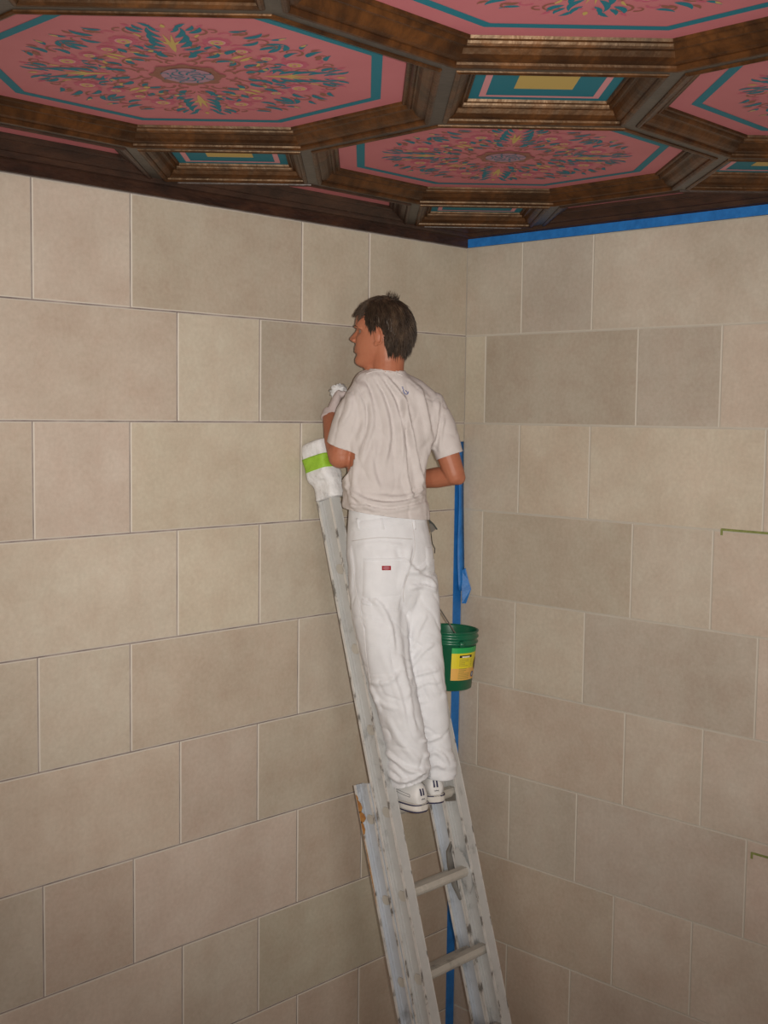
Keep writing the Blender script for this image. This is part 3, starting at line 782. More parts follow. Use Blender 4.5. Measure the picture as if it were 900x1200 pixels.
# lips, brow ridge
add_tube(bm, [H(0.078, -0.022, 0.060), H(0.0905, -0.012, 0.0655), H(0.0945, 0, 0.067), H(0.0905, 0.012, 0.0655), H(0.078, 0.022, 0.060)], [0.002, 0.0042, 0.0048, 0.0042, 0.002], 8)
add_tube(bm, [H(0.079, -0.019, 0.056), H(0.0905, -0.010, 0.0535), H(0.0935, 0, 0.053), H(0.0905, 0.010, 0.0535), H(0.079, 0.019, 0.056)], [0.002, 0.0046, 0.0052, 0.0046, 0.002], 8)
for s in (1, -1):
    add_tube(bm, [H(0.089, s * 0.010, 0.137), H(0.090, s * 0.028, 0.141), H(0.078, s * 0.048, 0.139), H(0.062, s * 0.060, 0.132)], [0.004, 0.006, 0.005, 0.003], 8)
    # ear: rim, bowl and lobe
    def E(u, v, o): return H(0.002 - u + 0.10 * (v - 0.1), s * (0.0705 + o), v)
    rim = []
    for i in range(15):
        a = -0.55 * PI + 1.55 * PI * i / 14 - 0.2
        rim.append(E(0.016 * math.cos(a) + 0.012, 0.107 + 0.029 * math.sin(a), 0.012 + 0.006 * math.cos(a)))
    add_tube(bm, rim, [0.0042] * 15, 8)
    mm = Matrix((hf, hl, hu)).transposed()
    ellipsoid(bm, E(0.010, 0.106, 0.006), (0.016, 0.007, 0.026), 0, mm)
    ellipsoid(bm, E(0.000, 0.079, 0.006), (0.009, 0.005, 0.010), 0, mm)
# jaw muscle / neck
add_tube(bm, [H(-0.022, 0, 0.085), H(-0.026, 0, 0.03), W(454, 440, 4.15), W(457, 462, 4.165)], [0.062, 0.058, 0.056, 0.06], 20)
add_tube(bm, [H(0.030, 0.0, 0.026), H(0.018, 0, -0.035)], [0.030, 0.034], 12)
# trunk (inside the clothes)
BT = [(460, 456, 4.165, 0.070, 0.055, 15, 12), (461, 477, 4.185, 0.125, 0.078, 12, 12), (457, 500, 4.19, 0.138, 0.090, 12, 6), (452, 530, 4.185, 0.134, 0.092, 15, 2), (450, 560, 4.18, 0.126, 0.090, 20, 0),
      (453, 600, 4.18, 0.128, 0.095, 25, 0), (457, 640, 4.185, 0.140, 0.105, 28, 0), (459, 690, 4.19, 0.125, 0.10, 30, 0)]
loft(bm, BT)
add_tube(bm, [W(440, 470, 4.16), SH_L, (SH_L + EL_L) / 2, EL_L], [0.04, 0.046, 0.046, 0.043], 16)
add_tube(bm, [EL_L, EL_L * 0.62 + WR_L * 0.38, WR_L], [0.044, 0.043, 0.028], 16)
ellipsoid(bm, EL_L + Vector((0, 0, -0.012)), (0.040, 0.044, 0.038))
add_tube(bm, [W(488, 480, 4.19), SH_R, (SH_R + EL_R) / 2, EL_R], [0.04, 0.043, 0.044, 0.036], 16)
add_tube(bm, [EL_R + RH * 0.004, EL_R * 0.66 + WR_R * 0.34, WR_R], [0.033, 0.037, 0.026], 16)
ellipsoid(bm, EL_R + RH * 0.012 - ZA * 0.008, (0.026, 0.026, 0.026))
for hp, kn, an in ((HIP_L, KN_L, AN_L), (HIP_R, KN_R, AN_R)):
    add_tube(bm, [hp, (hp + kn) / 2, kn, kn * 0.6 + an * 0.4, an, an - ZA * 0.06], [0.070, 0.062, 0.044, 0.040, 0.031, 0.031], 16)
HD_L = (W(396, 462, 4.355) - WR_L); HD_R = (W(449, 577, 4.435) - WR_R)
hand_l_n = RH * 0.9 + DH * 0.25
mk_hand(bm, WR_L, HD_L, hand_l_n, 1, (0.75, 0.8, 0.85, 0.9))
mk_hand(bm, WR_R, HD_R, -ZA + DH * 0.2, 1, (0.85, 0.9, 0.95, 1.0))
body = finish('body', bm, M['skin'], None, True)
remesh(body, 0.0036, 3, 0.5)
keep(body, man)
for s in (1, -1):
    bm = bmesh.new(); ellipsoid(bm, H(0.0618, s * 0.031, 0.1235), (0.0120, 0.0120, 0.0120))
    for f in bm.faces:
        pass
    e = keep(finish('eye', bm, M['eye'], None, True), man)
    bm = bmesh.new(); ellipsoid(bm, H(0.0675, s * 0.032, 0.1235), (0.0068, 0.0068, 0.0068), 0, None, 10, 8); finish('iris', bm, M['iris'], e, True)
    bm = bmesh.new(); add_tube(bm, [H(0.0945, s * 0.014, 0.140), H(0.0945, s * 0.028, 0.1435), H(0.084, s * 0.046, 0.1415), H(0.073, s * 0.055, 0.137)], [0.001, 0.0022, 0.002, 0.001], 6)
    keep(finish('eyebrow', bm, M['hair'], None, True), man)

# --- gloves
bm = bmesh.new()
mk_hand(bm, WR_L, HD_L, hand_l_n, 1, (0.75, 0.8, 0.85, 0.9), 0.0022)
fw = HD_L.normalized()
add_tube(bm, [WR_L - fw * 0.015 , WR_L + fw * 0.02], [0.0325, 0.031], 16, False)
g = finish('glove', bm, M['glove'], None, True); remesh(g, 0.0035, 2, 0.5); keep(g, man)

# --- hair
HC = Vector((-0.004, 0, 0.134)); HA = Vector((0.103, 0.080, 0.104))
def hdir(az, el): return Vector((math.cos(el) * math.cos(az), math.cos(el) * math.sin(az), math.sin(el)))
def hmask(az, el):
    a = abs(math.degrees(az)); e = math.degrees(el)
    pts = [(0, 35), (35, 32), (48, 28), (62, 17), (72, 0), (77, -8), (83, -6), (87, 3), (96, 4), (104, -20), (112, -48), (130, -66), (180, -70)]
    for (a0, e0), (a1, e1) in zip(pts[:-1], pts[1:]):
        if a <= a1:
            return e - (e0 + (e1 - e0) * (a - a0) / (a1 - a0))
    return e + 60
def hsurf(az, el, grow):
    d = hdir(az, el)
    p = HC + Vector((d.x * (HA.x + grow), d.y * (HA.y + grow), d.z * (HA.z + grow)))
    return p
def L2W(p): return H(p.x, p.y, p.z)
bm = bmesh.new(); grid = {}
NA_, NE_ = 64, 36
for i in range(NA_):
    for j in range(NE_ + 1):
        az = -PI + 2 * PI * i / NA_; el = math.radians(-70 + 160 * j / NE_)
        m = hmask(az, el)
        g = 0.004 + 0.009 * sstep(-2, 25, m) + 0.004 * noise.noise(hsurf(az, el, 0) * 28)
        grid[i, j] = (bm.verts.new(L2W(hsurf(az, el, g))), m)
for i in range(NA_):
    for j in range(NE_):
        q = [grid[i, j], grid[(i + 1) % NA_, j], grid[(i + 1) % NA_, j + 1], grid[i, j + 1]]
        if min(v[1] for v in q) > -1.0:
            try: bm.faces.new([v[0] for v in q])
            except ValueError: pass
bmesh.ops.delete(bm, geom=[v for v in bm.verts if not v.link_faces], context='VERTS')
rr = random.Random(11)
def strand(bm, p, d, ln, r, g, out, n=5):
    pts = [p.copy()]; v = d.normalized()
    for k in range(n):
        v = (v + g * (0.22) + out * (0.10 if k < 2 else -0.05)).normalized()
        pts.append(pts[-1] + v * ln / n)
    t = Vector((0, 0, 1)) if abs(v.z) < 0.8 else Vector((1, 0, 0))
    rows = []
    for k, q in enumerate(pts):
        a = (pts[min(k + 1, n)] - pts[max(k - 1, 0)]).normalized(); u = a.cross(out).normalized(); w = a.cross(u)
        rad = r * (1 - (k / n) ** 2 * 0.92)
        rows.append([bm.verts.new(L2W(q + (u * math.cos(b) * 1.4 + w * math.sin(b) * 0.7) * rad)) for b in (0, 2.1, 4.2)])
    for A, B in zip(rows[:-1], rows[1:]):
        for k in range(3): bm.faces.new((A[k], A[(k + 1) % 3], B[(k + 1) % 3], B[k]))
cnt = 0
while cnt < 4600:
    az = rr.uniform(-PI, PI); el = math.asin(rr.uniform(-0.94, 1.0))
    m = hmask(az, el)
    if m < 1: continue
    cnt += 1
    p = hsurf(az, el, 0.004 + 0.007 * sstep(0, 25, m)); d = hdir(az, el)
    a = abs(math.degrees(az)); e = math.degrees(el)
    if e > 62: flow = Vector((0.9 + rr.uniform(-0.7, 0.3), rr.uniform(-0.6, 0.6), 0.1)) if p.x > -0.03 else Vector((-0.8, rr.uniform(-0.6, 0.6), 0.1))
    elif a < 60: flow = Vector((0.7, 0.2 * (1 if az > 0 else -1), -0.5))
    elif a < 105: flow = Vector((-0.45, 0, -1))
    else: flow = Vector((-0.12 + rr.uniform(-0.1, 0.1), rr.uniform(-0.15, 0.15), -1))
    flow = (flow - d * flow.dot(d)).normalized() + d * rr.uniform(0.02, 0.46) + Vector((rr.uniform(-.12, .12), rr.uniform(-.12, .12), rr.uniform(-.12, .12)))
    ln = rr.uniform(0.022, 0.042) if m > 10 else rr.uniform(0.010, 0.024)
    if a > 115 and e < -20: ln = rr.uniform(0.025, 0.05)
    if a < 60 and m < 22: ln = rr.uniform(0.026, 0.04); flow = Vector((0.9, 0.1 * rr.uniform(-1, 1), -0.35 + rr.uniform(-.2, .2)))
    strand(bm, p, flow, ln, rr.uniform(0.0009, 0.0022), Vector((0, 0, -1)), d)
for k in range(46):                                          # tuft standing up at the crown
    p = hsurf(PI + rr.uniform(-.5, .5), math.radians(rr.uniform(62, 84)), 0.009); d = hdir(PI, math.radians(rr.uniform(65, 95)))
    strand(bm, p, d + Vector((rr.uniform(-.5, .2), rr.uniform(-.4, .4), 0.3)), rr.uniform(0.018, 0.032), 0.0012, Vector((0, 0, 0.1)), Vector((0.3, 0.2, 0.9)))
hair = finish('hair', bm, M['hair'], None, True); keep(hair, man)

# --- cutting openings and folding cloth
def cut_open(o, co, no, centre, reach, other=None):
    """open a closed cloth mesh: drop what lies beyond a plane near centre"""
    bm = bmesh.new(); bm.from_mesh(o.data)
    fs = [f for f in bm.faces if (f.calc_center_median() - centre).length < reach and (other is None or (f.calc_center_median() - centre).length < (f.calc_center_median() - other).length)]
    vs = set(v for f in fs for v in f.verts); es = set(e for f in fs for e in f.edges)
    bmesh.ops.bisect_plane(bm, geom=list(vs) + list(es) + fs, plane_co=co, plane_no=no, clear_outer=True)
    bm.to_mesh(o.data); bm.free()
def solidify(o, th):
    m = o.modifiers.new('t', 'SOLIDIFY'); m.thickness = th; m.offset = -1
    apply_mods(o)
    for p in o.data.polygons: p.use_smooth = True
FK = 1.7
def fold(o, folds, tangle=None):
    """push vertices that face the lens side along their normals: folds = [(polyline px, width px, height m)]"""
    me = o.data
    me.calc_normals() if hasattr(me, 'calc_normals') else None
    segs = []
    for pl, w, h in folds:
        pl2 = smooth_path(pl, 4) if len(pl) > 2 else pl
        L_ = len(pl2) - 1
        for i, (a, b) in enumerate(zip(pl2[:-1], pl2[1:])):
            segs.append((a[0], a[1], b[0], b[1], w, h, i / L_, (i + 1) / L_, id(pl)))
    new = []
    for v in me.vertices:
        n = v.normal
        facing = sstep(-0.15, 0.45, -(n.dot(DH)))
        dsp = 0.0
        if facing > 0:
            x, y = pix(v.co); best = {}
            for x0, y0, x1, y1, w, h, t0, t1, key in segs:
                if y < min(y0, y1) - 3 * w or y > max(y0, y1) + 3 * w or x < min(x0, x1) - 3 * w or x > max(x0, x1) + 3 * w: continue
                dx, dy = x1 - x0, y1 - y0; q = max(0, min(1, ((x - x0) * dx + (y - y0) * dy) / (dx * dx + dy * dy + 1e-9)))
                d = math.hypot(x - x0 - q * dx, y - y0 - q * dy) / w
                d *= 1.55 if (x - x0) * dy - (y - y0) * dx > 0 else 0.72      # steep on one side
                if d < 3:
                    t = t0 + (t1 - t0) * q; env = min(1, t * 5 + 0.15) * min(1, (1 - t) * 5 + 0.15)
                    val = FK * h * env * (math.exp(-d * d * 1.2) - 0.16 * math.exp(-((d - 1.6) ** 2) * 2.2))
                    if key not in best or abs(val) > abs(best[key]): best[key] = val
            dsp += sum(best.values()) * facing
        if tangle: dsp += tangle(v.co, n)
        new.append(v.co + n * dsp)
    for v, c in zip(me.vertices, new): v.co = c
    me.update()

# --- t-shirt
bm = bmesh.new()
ST = [(455, 626, 4.18, 0.142, 0.112, 25, 0), (455, 604, 4.18, 0.148, 0.118, 25, 0), (452, 594, 4.18, 0.152, 0.122, 24, 0), (451, 580, 4.18, 0.146, 0.116, 22, 0), (450, 560, 4.18, 0.145, 0.110, 20, 0), (452, 530, 4.185, 0.152, 0.110, 15, 2),
      (458, 502, 4.19, 0.163, 0.114, 12, 6), (462, 478, 4.19, 0.165, 0.108, 12, 11), (463, 460, 4.18, 0.152, 0.094, 12, 14), (459, 447, 4.165, 0.118, 0.080, 12, 14), (454, 436, 4.155, 0.070, 0.066, 12, 10), (453, 424, 4.15, 0.060, 0.062, 12, 6)]
loft(bm, ST, 4, 32)
ax_l = (EL_L - SH_L).normalized(); ax_r = (EL_R - SH_R).normalized()
add_tube(bm, [W(447, 463, 4.15), W(426, 463, 4.13), W(415, 484, 4.135), W(406, 512, 4.155), W(399, 540, 4.175)], [0.055, 0.060, 0.063, 0.063, 0.062], 20)
add_tube(bm, [W(468, 452, 4.165), W(486, 460, 4.185), W(502, 474, 4.20)], [0.05, 0.048, 0.050], 16)
add_tube(bm, [W(480, 470, 4.19), W(504, 478, 4.21), W(517, 503, 4.215), W(525, 528, 4.215), W(532, 550, 4.215)], [0.060, 0.064, 0.056, 0.049, 0.049], 20)
shirt = finish('t_shirt', bm, M['shirt'], None, True)
remesh(shirt, 0.0055, 9, 0.5)
SHF = [([(433, 440), (446, 462), (454, 490), (456, 515), (450, 545)], 4.5, 0.007), ([(441, 438), (455, 458), (466, 485), (470, 520), (468, 560)], 3.6, 0.008),
       ([(449, 438), (464, 455), (474, 470), (480, 495), (486, 525)], 3.2, 0.008), ([(474, 462), (477, 490), (484, 520), (490, 550), (493, 575)], 3.0, 0.009),
       ([(473, 470), (473, 500), (474, 530), (476, 560), (484, 585)], 3.2, 0.009), ([(426, 446), (434, 470), (437, 495), (430, 520), (424, 540)], 4.0, 0.006),
       ([(418, 458), (426, 478), (427, 500), (420, 518)], 3.5, 0.005), ([(412, 462), (410, 480), (400, 500)], 4.0, 0.005), ([(492, 455), (498, 475), (503, 500), (505, 520)], 3.6, 0.006),
       ([(514, 470), (512, 495), (508, 520)], 3.5, 0.005), ([(520, 490), (517, 510), (516, 530)], 3.0, 0.004), ([(505, 520), (497, 545), (492, 570)], 3.0, 0.005),
       ([(404, 568), (425, 584), (450, 590), (475, 588), (498, 580)], 3.2, 0.007), ([(408, 592), (430, 594), (455, 598), (480, 594), (500, 588)], 2.6, 0.006), ([(410, 578), (426, 590), (440, 598)], 2.6, 0.005),
       ([(500, 570), (485, 580), (465, 584), (440, 582)], 2.4, 0.005), ([(418, 545), (415, 565), (420, 580)], 4.0, 0.004), ([(440, 520), (436, 550), (446, 575)], 5.0, 0.004), ([(405, 555), (408, 575), (416, 595)], 3.0, 0.004)]
def shirt_tangle(p, n):
    x, y = pix(p)
    q = p + Vector((noise.noise(p * 7), noise.noise(p * 7 + Vector((9, 0, 0))), noise.noise(p * 7 + Vector((0, 9, 0))))) * 0.04
    c = noise.noise(Vector((q.x * 16, q.y * 16, q.z * 6)))
    w = 0.0022 * noise.noise(p * 14) + 0.0012 * noise.noise(p * 34) - 0.0026 * math.exp(-(c / 0.09) ** 2)
    if 568 < y < 604: w += 0.003 * noise.noise(Vector((p.x * 10, p.y * 10, p.z * 55)))
    return w
fold(shirt, SHF, shirt_tangle)
cn = W(454, 433, 4.155); cut_open(shirt, cn, (ZA * 1.0 + RH * 0.05 + yawv(12)[0] * -0.05).normalized(), cn, 0.13)
c = W(404, 523, 4.16); cut_open(shirt, c, (W(397, 546, 4.18) - W(409, 505, 4.15)).normalized() , c + ax_l * 0.03, 0.085)
c = W(527, 534, 4.215); cut_open(shirt, c, (W(532, 550, 4.215) - W(522, 520, 4.215)).normalized(), c + ax_r * 0.02, 0.075)
cb = W(455, 602, 4.18); cut_open(shirt, cb, (-ZA - RH * 0.13).normalized(), cb, 0.30)
solidify(shirt, 0.0035)
keep(shirt, man)

# --- trousers
bm = bmesh.new()
PT_ = [(454, 588, 4.18, 0.134, 0.105, 25, 0), (454, 604, 4.18, 0.136, 0.108, 26, 0), (455, 622, 4.18, 0.142, 0.114, 27, 0), (457, 645, 4.185, 0.150, 0.122, 28, 0), (459, 670, 4.19, 0.152, 0.124, 29, 0), (460, 692, 4.19, 0.150, 0.118, 30, 0), (461, 708, 4.195, 0.135, 0.10, 30, 0), (462, 716, 4.195, 0.11, 0.08, 30, 0)]
loft(bm, PT_, 4, 32)
LL = [(440, 672, 4.165, 0.086, 0.108, 32, 0), (442, 700, 4.155, 0.088, 0.105, 32, 0), (446, 735, 4.145, 0.085, 0.100, 34, 0), (452, 770, 4.140, 0.079, 0.094, 36, 0), (459, 800, 4.140, 0.075, 0.088, 38, 0), (468, 835, 4.148, 0.069, 0.084, 40, 0),
      (475, 868, 4.160, 0.066, 0.080, 42, 0), (478, 890, 4.170, 0.067, 0.080, 44, 0), (478, 908, 4.178, 0.066, 0.080, 44, 0), (480, 920, 4.185, 0.064, 0.080, 44, 0), (483, 936, 4.190, 0.060, 0.074, 44, 0)]
RL = [(482, 672, 4.215, 0.082, 0.105, 30, 0), (484, 700, 4.210, 0.084, 0.102, 32, 0), (488, 735, 4.210, 0.076, 0.096, 34, 0), (492, 770, 4.215, 0.072, 0.092, 36, 0), (497, 800, 4.220, 0.069, 0.088, 38, 0), (501, 835, 4.235, 0.065, 0.082, 40, 0),
      (505, 862, 4.250, 0.060, 0.076, 42, 0), (508, 878, 4.258, 0.060, 0.076, 42, 0), (512, 894, 4.265, 0.062, 0.078, 42, 0), (512, 908, 4.272, 0.058, 0.074, 42, 0), (512, 922, 4.280, 0.054, 0.070, 42, 0)]
loft(bm, LL, 4, 28, 2.1); loft(bm, RL, 4, 28, 2.1)
trs = finish('trousers', bm, M['drill'], None, True)
remesh(trs, 0.0055, 6, 0.5)
TRF = [([(472, 700), (474, 735), (477, 770), (480, 800)], 3.0, -0.004), ([(474, 655), (490, 672), (505, 680), (511, 692)], 3.5, 0.006), ([(476, 670), (490, 668), (506, 655)], 3.0, 0.006), ([(480, 688), (496, 686), (510, 692)], 2.6, 0.007),
       ([(482, 640), (478, 662), (470, 690)], 3.5, 0.005), ([(488, 700), (480, 720), (478, 745)], 4.0, 0.004), ([(500, 720), (490, 740), (484, 760)], 4.0, 0.004), ([(508, 755), (495, 765), (484, 780)], 3.2, 0.005),
       ([(514, 785), (500, 788), (486, 792)], 2.6, 0.006), ([(516, 800), (500, 800), (488, 806)], 3.0, 0.004), ([(435, 700), (448, 712), (458, 735), (462, 765)], 4.0, 0.006), ([(426, 730), (442, 738), (458, 742)], 3.0, 0.004),
       ([(432, 798), (445, 800), (458, 796), (468, 785)], 3.0, 0.005), ([(432, 803), (440, 815), (446, 835)], 3.0, 0.005), ([(440, 818), (452, 826), (466, 830)], 3.0, 0.003), ([(470, 770), (478, 800), (482, 830), (488, 860)], 3.5, 0.004),
       ([(456, 842), (466, 862), (480, 880), (494, 896)], 4.0, 0.005), ([(452, 880), (466, 892), (482, 902), (498, 904)], 3.0, 0.008), ([(456, 905), (470, 915), (486, 910), (498, 900)], 3.0, 0.008), ([(458, 895), (468, 905), (478, 918)], 3.0, 0.005),
       ([(494, 868), (506, 866), (518, 862)], 2.4, 0.006), ([(498, 886), (508, 880), (518, 884), (526, 896)], 3.0, 0.006), ([(500, 900), (512, 895), (522, 900)], 2.4, 0.005), ([(410, 640), (413, 670), (412, 695)], 3.0, 0.003),
       ([(420, 640), (445, 636), (474, 640)], 3.0, 0.003), ([(465, 640), (470, 665), (466, 700)], 3.0, -0.003), ([(448, 760), (460, 790), (470, 820), (478, 850)], 4.0, 0.004)]
def tr_tangle(p, n):
    x, y = pix(p)
    q = p + Vector((noise.noise(p * 7), noise.noise(p * 7 + Vector((9, 0, 0))), noise.noise(p * 7 + Vector((0, 9, 0))))) * 0.05
    c = noise.noise(Vector((q.x * 8, q.y * 8, q.z * 15 + q.x * 10)))
    w = 0.002 * noise.noise(p * 12 + Vector((5, 0, 0))) + 0.001 * noise.noise(p * 36) - 0.0030 * math.exp(-(c / 0.075) ** 2) * sstep(640, 720, y)
    if y > 860: w += 0.006 * noise.noise(Vector((p.x * 9, p.y * 9, p.z * 38))) * sstep(860, 895, y)
    elif y > 640: w += 0.0022 * noise.noise(Vector((p.x * 10, p.y * 10, p.z * 24)))
    return w
FK = 1.25
fold(trs, TRF, tr_tangle)
c = W(455, 594, 4.18); cut_open(trs, c, (ZA + RH * -0.0).normalized(), c, 0.28)
c = W(479, 915, 4.185); cut_open(trs, c, (-ZA + RH * 0.34 - yawv(44)[0] * 0.05).normalized(), c - ZA * 0.03, 0.14, W(512, 911, 4.275) - ZA * 0.03)
c = W(512, 906, 4.275); cut_open(trs, c, (-ZA + RH * 0.02 + yawv(20)[0] * 0.1).normalized(), c - ZA * 0.04, 0.12, W(479, 915, 4.185) - ZA * 0.03)
solidify(trs, 0.003)
keep(trs, man)
# sewn-on pieces, laid on the cloth
def bvh_of(o):
    bm = bmesh.new(); bm.from_mesh(o.data); b = BVHTree.FromBMesh(bm); bm.free(); return b
BT_, BS_ = bvh_of(trs), bvh_of(shirt)
def onto(b, x, y, lift):
    """point of the cloth at (x, y), raised off it"""
    d = (W(x, y, 4.2) - CAM).normalized()
    h = b.ray_cast(CAM, d)
    if h[0] is None: return None
    n = h[1] if h[1].dot(d) < 0 else -h[1]
    return h[0] + n * lift, n
def drape(name, b, outline, lift, mat, parent, nx=10, ny=10, label=None):
    """cloth patch: outline = 4 corners px (tl, tr, br, bl), follows the surface, with a turned edge"""
    bm = bmesh.new(); top = {}
    (ax, ay), (bx, by), (cx, cy), (dx, dy) = outline
    for j in range(ny + 1):
        for i in range(nx + 1):
            u, v = i / nx, j / ny
            x = (ax * (1 - u) + bx * u) * (1 - v) + (dx * (1 - u) + cx * u) * v; y = (ay * (1 - u) + by * u) * (1 - v) + (dy * (1 - u) + cy * u) * v
            edge = min(u, 1 - u, v, 1 - v)
            r = onto(b, x, y, lift if edge > 0 else -0.001)
            if r: top[i, j] = bm.verts.new(r[0])
    for j in range(ny):
        for i in range(nx):
            q = [top.get(k) for k in ((i, j), (i, j + 1), (i + 1, j + 1), (i + 1, j))]
            if all(q):
                ds = [(q[k].co - q[(k + 1) % 4].co).length for k in range(4)]
                if max(ds) < 0.06: bm.faces.new(q)
    bmesh.ops.delete(bm, geom=[v for v in bm.verts if not v.link_faces], context='VERTS')
    o = finish(name, bm, mat, parent, True)
    if label: o['label'] = label
    return o
def cord(name, b, pts, r, mat, parent, lift=0.0008):
    q = [onto(b, x, y, lift) for x, y in smooth_path(pts, 5)]
    q = [p[0] for p in q if p]
    bm = bmesh.new(); add_tube(bm, q, r, 6); return finish(name, bm, mat, parent, True)
drape('waistband', BT_, ((409, 611), (500, 601), (501, 612), (409, 624)), 0.003, M['drill'], trs, 24, 4)
for x in (447, 484, 419): drape('belt_loop', BT_, ((x - 2, 607), (x + 2.5, 606), (x + 4, 621), (x, 622)), 0.006, M['drill'], trs, 3, 5)
drape('back_pocket', BT_, ((425, 655), (478, 654), (471, 698), (424, 702)), 0.0045, M['drill'], trs, 14, 12)
drape('back_pocket', BT_, ((498, 640), (510, 640), (510, 672), (499, 668)), 0.003, M['drill'], trs, 6, 8)
drape('pocket_hem', BT_, ((425, 654), (478, 653), (478, 657), (425, 658)), 0.0055, M['drill'], trs, 14, 2)
drape('side_pocket', BT_, ((426, 724), (456, 731), (461, 790), (431, 794)), 0.0035, M['drill'], trs, 10, 12)
drape('pocket_hem', BT_, ((431, 754), (458, 756), (459, 760), (431, 759)), 0.005, M['drill'], trs, 10, 2)
drape('hammer_loop', BT_, ((424, 700), (436, 707), (436, 711), (422, 709)), 0.006, M['drill'], trs, 5, 3)
patch = drape('sewn_patch', BT_, ((445, 661), (460.5, 661), (460.5, 670), (445, 670)), 0.0055, M['red'], trs, 5, 4, 'small red sewn patch')
cord('seam', BT_, [(482, 606), (486, 640), (482, 660), (473, 690), (473, 705)], 0.0012, M['stitch'], trs)
cord('seam', BT_, [(411, 640), (417, 690), (424, 725), (429, 765), (434, 800)], 0.0012, M['stitch'], trs)
cord('seam', BT_, [(413, 634), (445, 630), (483, 632)], 0.0012, M['stitch'], trs)
# pale oval with its lettering on the red patch
for s in range(3):
    pass
q = [onto(BT_, 452.5 + 3.9 * math.cos(a), 665.5 + 1.8 * math.sin(a), 0.0066) for a in [2 * PI * i / 18 for i in range(18)]]
bm = bmesh.new(); bm.faces.new([bm.verts.new(p[0]) for p in q]); finish('patch_print', bm, M['patch_print'], trs)['label'] = 'pale oval print on the red patch'
txt = bpy.data.curves.new('patch_lettering', 'FONT'); txt.body = 'Dickies'; txt.size = 0.0085; txt.align_x = 'CENTER'; txt.align_y = 'CENTER'; txt.extrude = 0.0002
to = link('patch_lettering', txt); p0, n0 = onto(BT_, 452.5, 665.5, 0.0072)
zz = n0.normalized(); xx = (RH - zz * RH.dot(zz)).normalized(); yy = zz.cross(xx)
to.matrix_world = Matrix.Translation(p0) @ Matrix((xx, yy, zz)).transposed().to_4x4()
to.data.materials.append(M['red'])
def text_mesh(o):
    dg = bpy.context.evaluated_depsgraph_get(); dg.update(); me = bpy.data.meshes.new_from_object(o.evaluated_get(dg)); mw = o.matrix_world.copy(); nm = o.name
    cu = o.data; bpy.data.objects.remove(o); bpy.data.curves.remove(cu); me.transform(mw); me.name = nm; return me
link('patch_lettering', text_mesh(to), trs)
# shirt details
cord('collar', BS_, [(430, 438), (438, 435.5), (449, 434.5), (462, 436), (471, 440)], 0.0022, M['shirt'], shirt, 0.001)
for pl in ([(471.5, 455), (473, 456.5), (472.5, 458.5), (474, 460)], [(473.5, 459.5), (474, 461.5), (477.5, 461.8), (478.5, 459)], [(475, 457.5), (476.5, 459), (478, 461)], [(471, 453.5), (472.5, 454)]):
    cord('printed_mark', BS_, pl, 0.0013, M['ink'], shirt, 0.0006)['label'] = 'small blue printed mark below the collar'
cord('seam', BS_, [(417, 446), (426, 470), (428, 500), (424, 528)], 0.0012, M['shirt'], shirt)
cord('seam', BS_, [(519, 470), (514, 490), (509, 512), (507, 528)], 0.0012, M['shirt'], shirt)

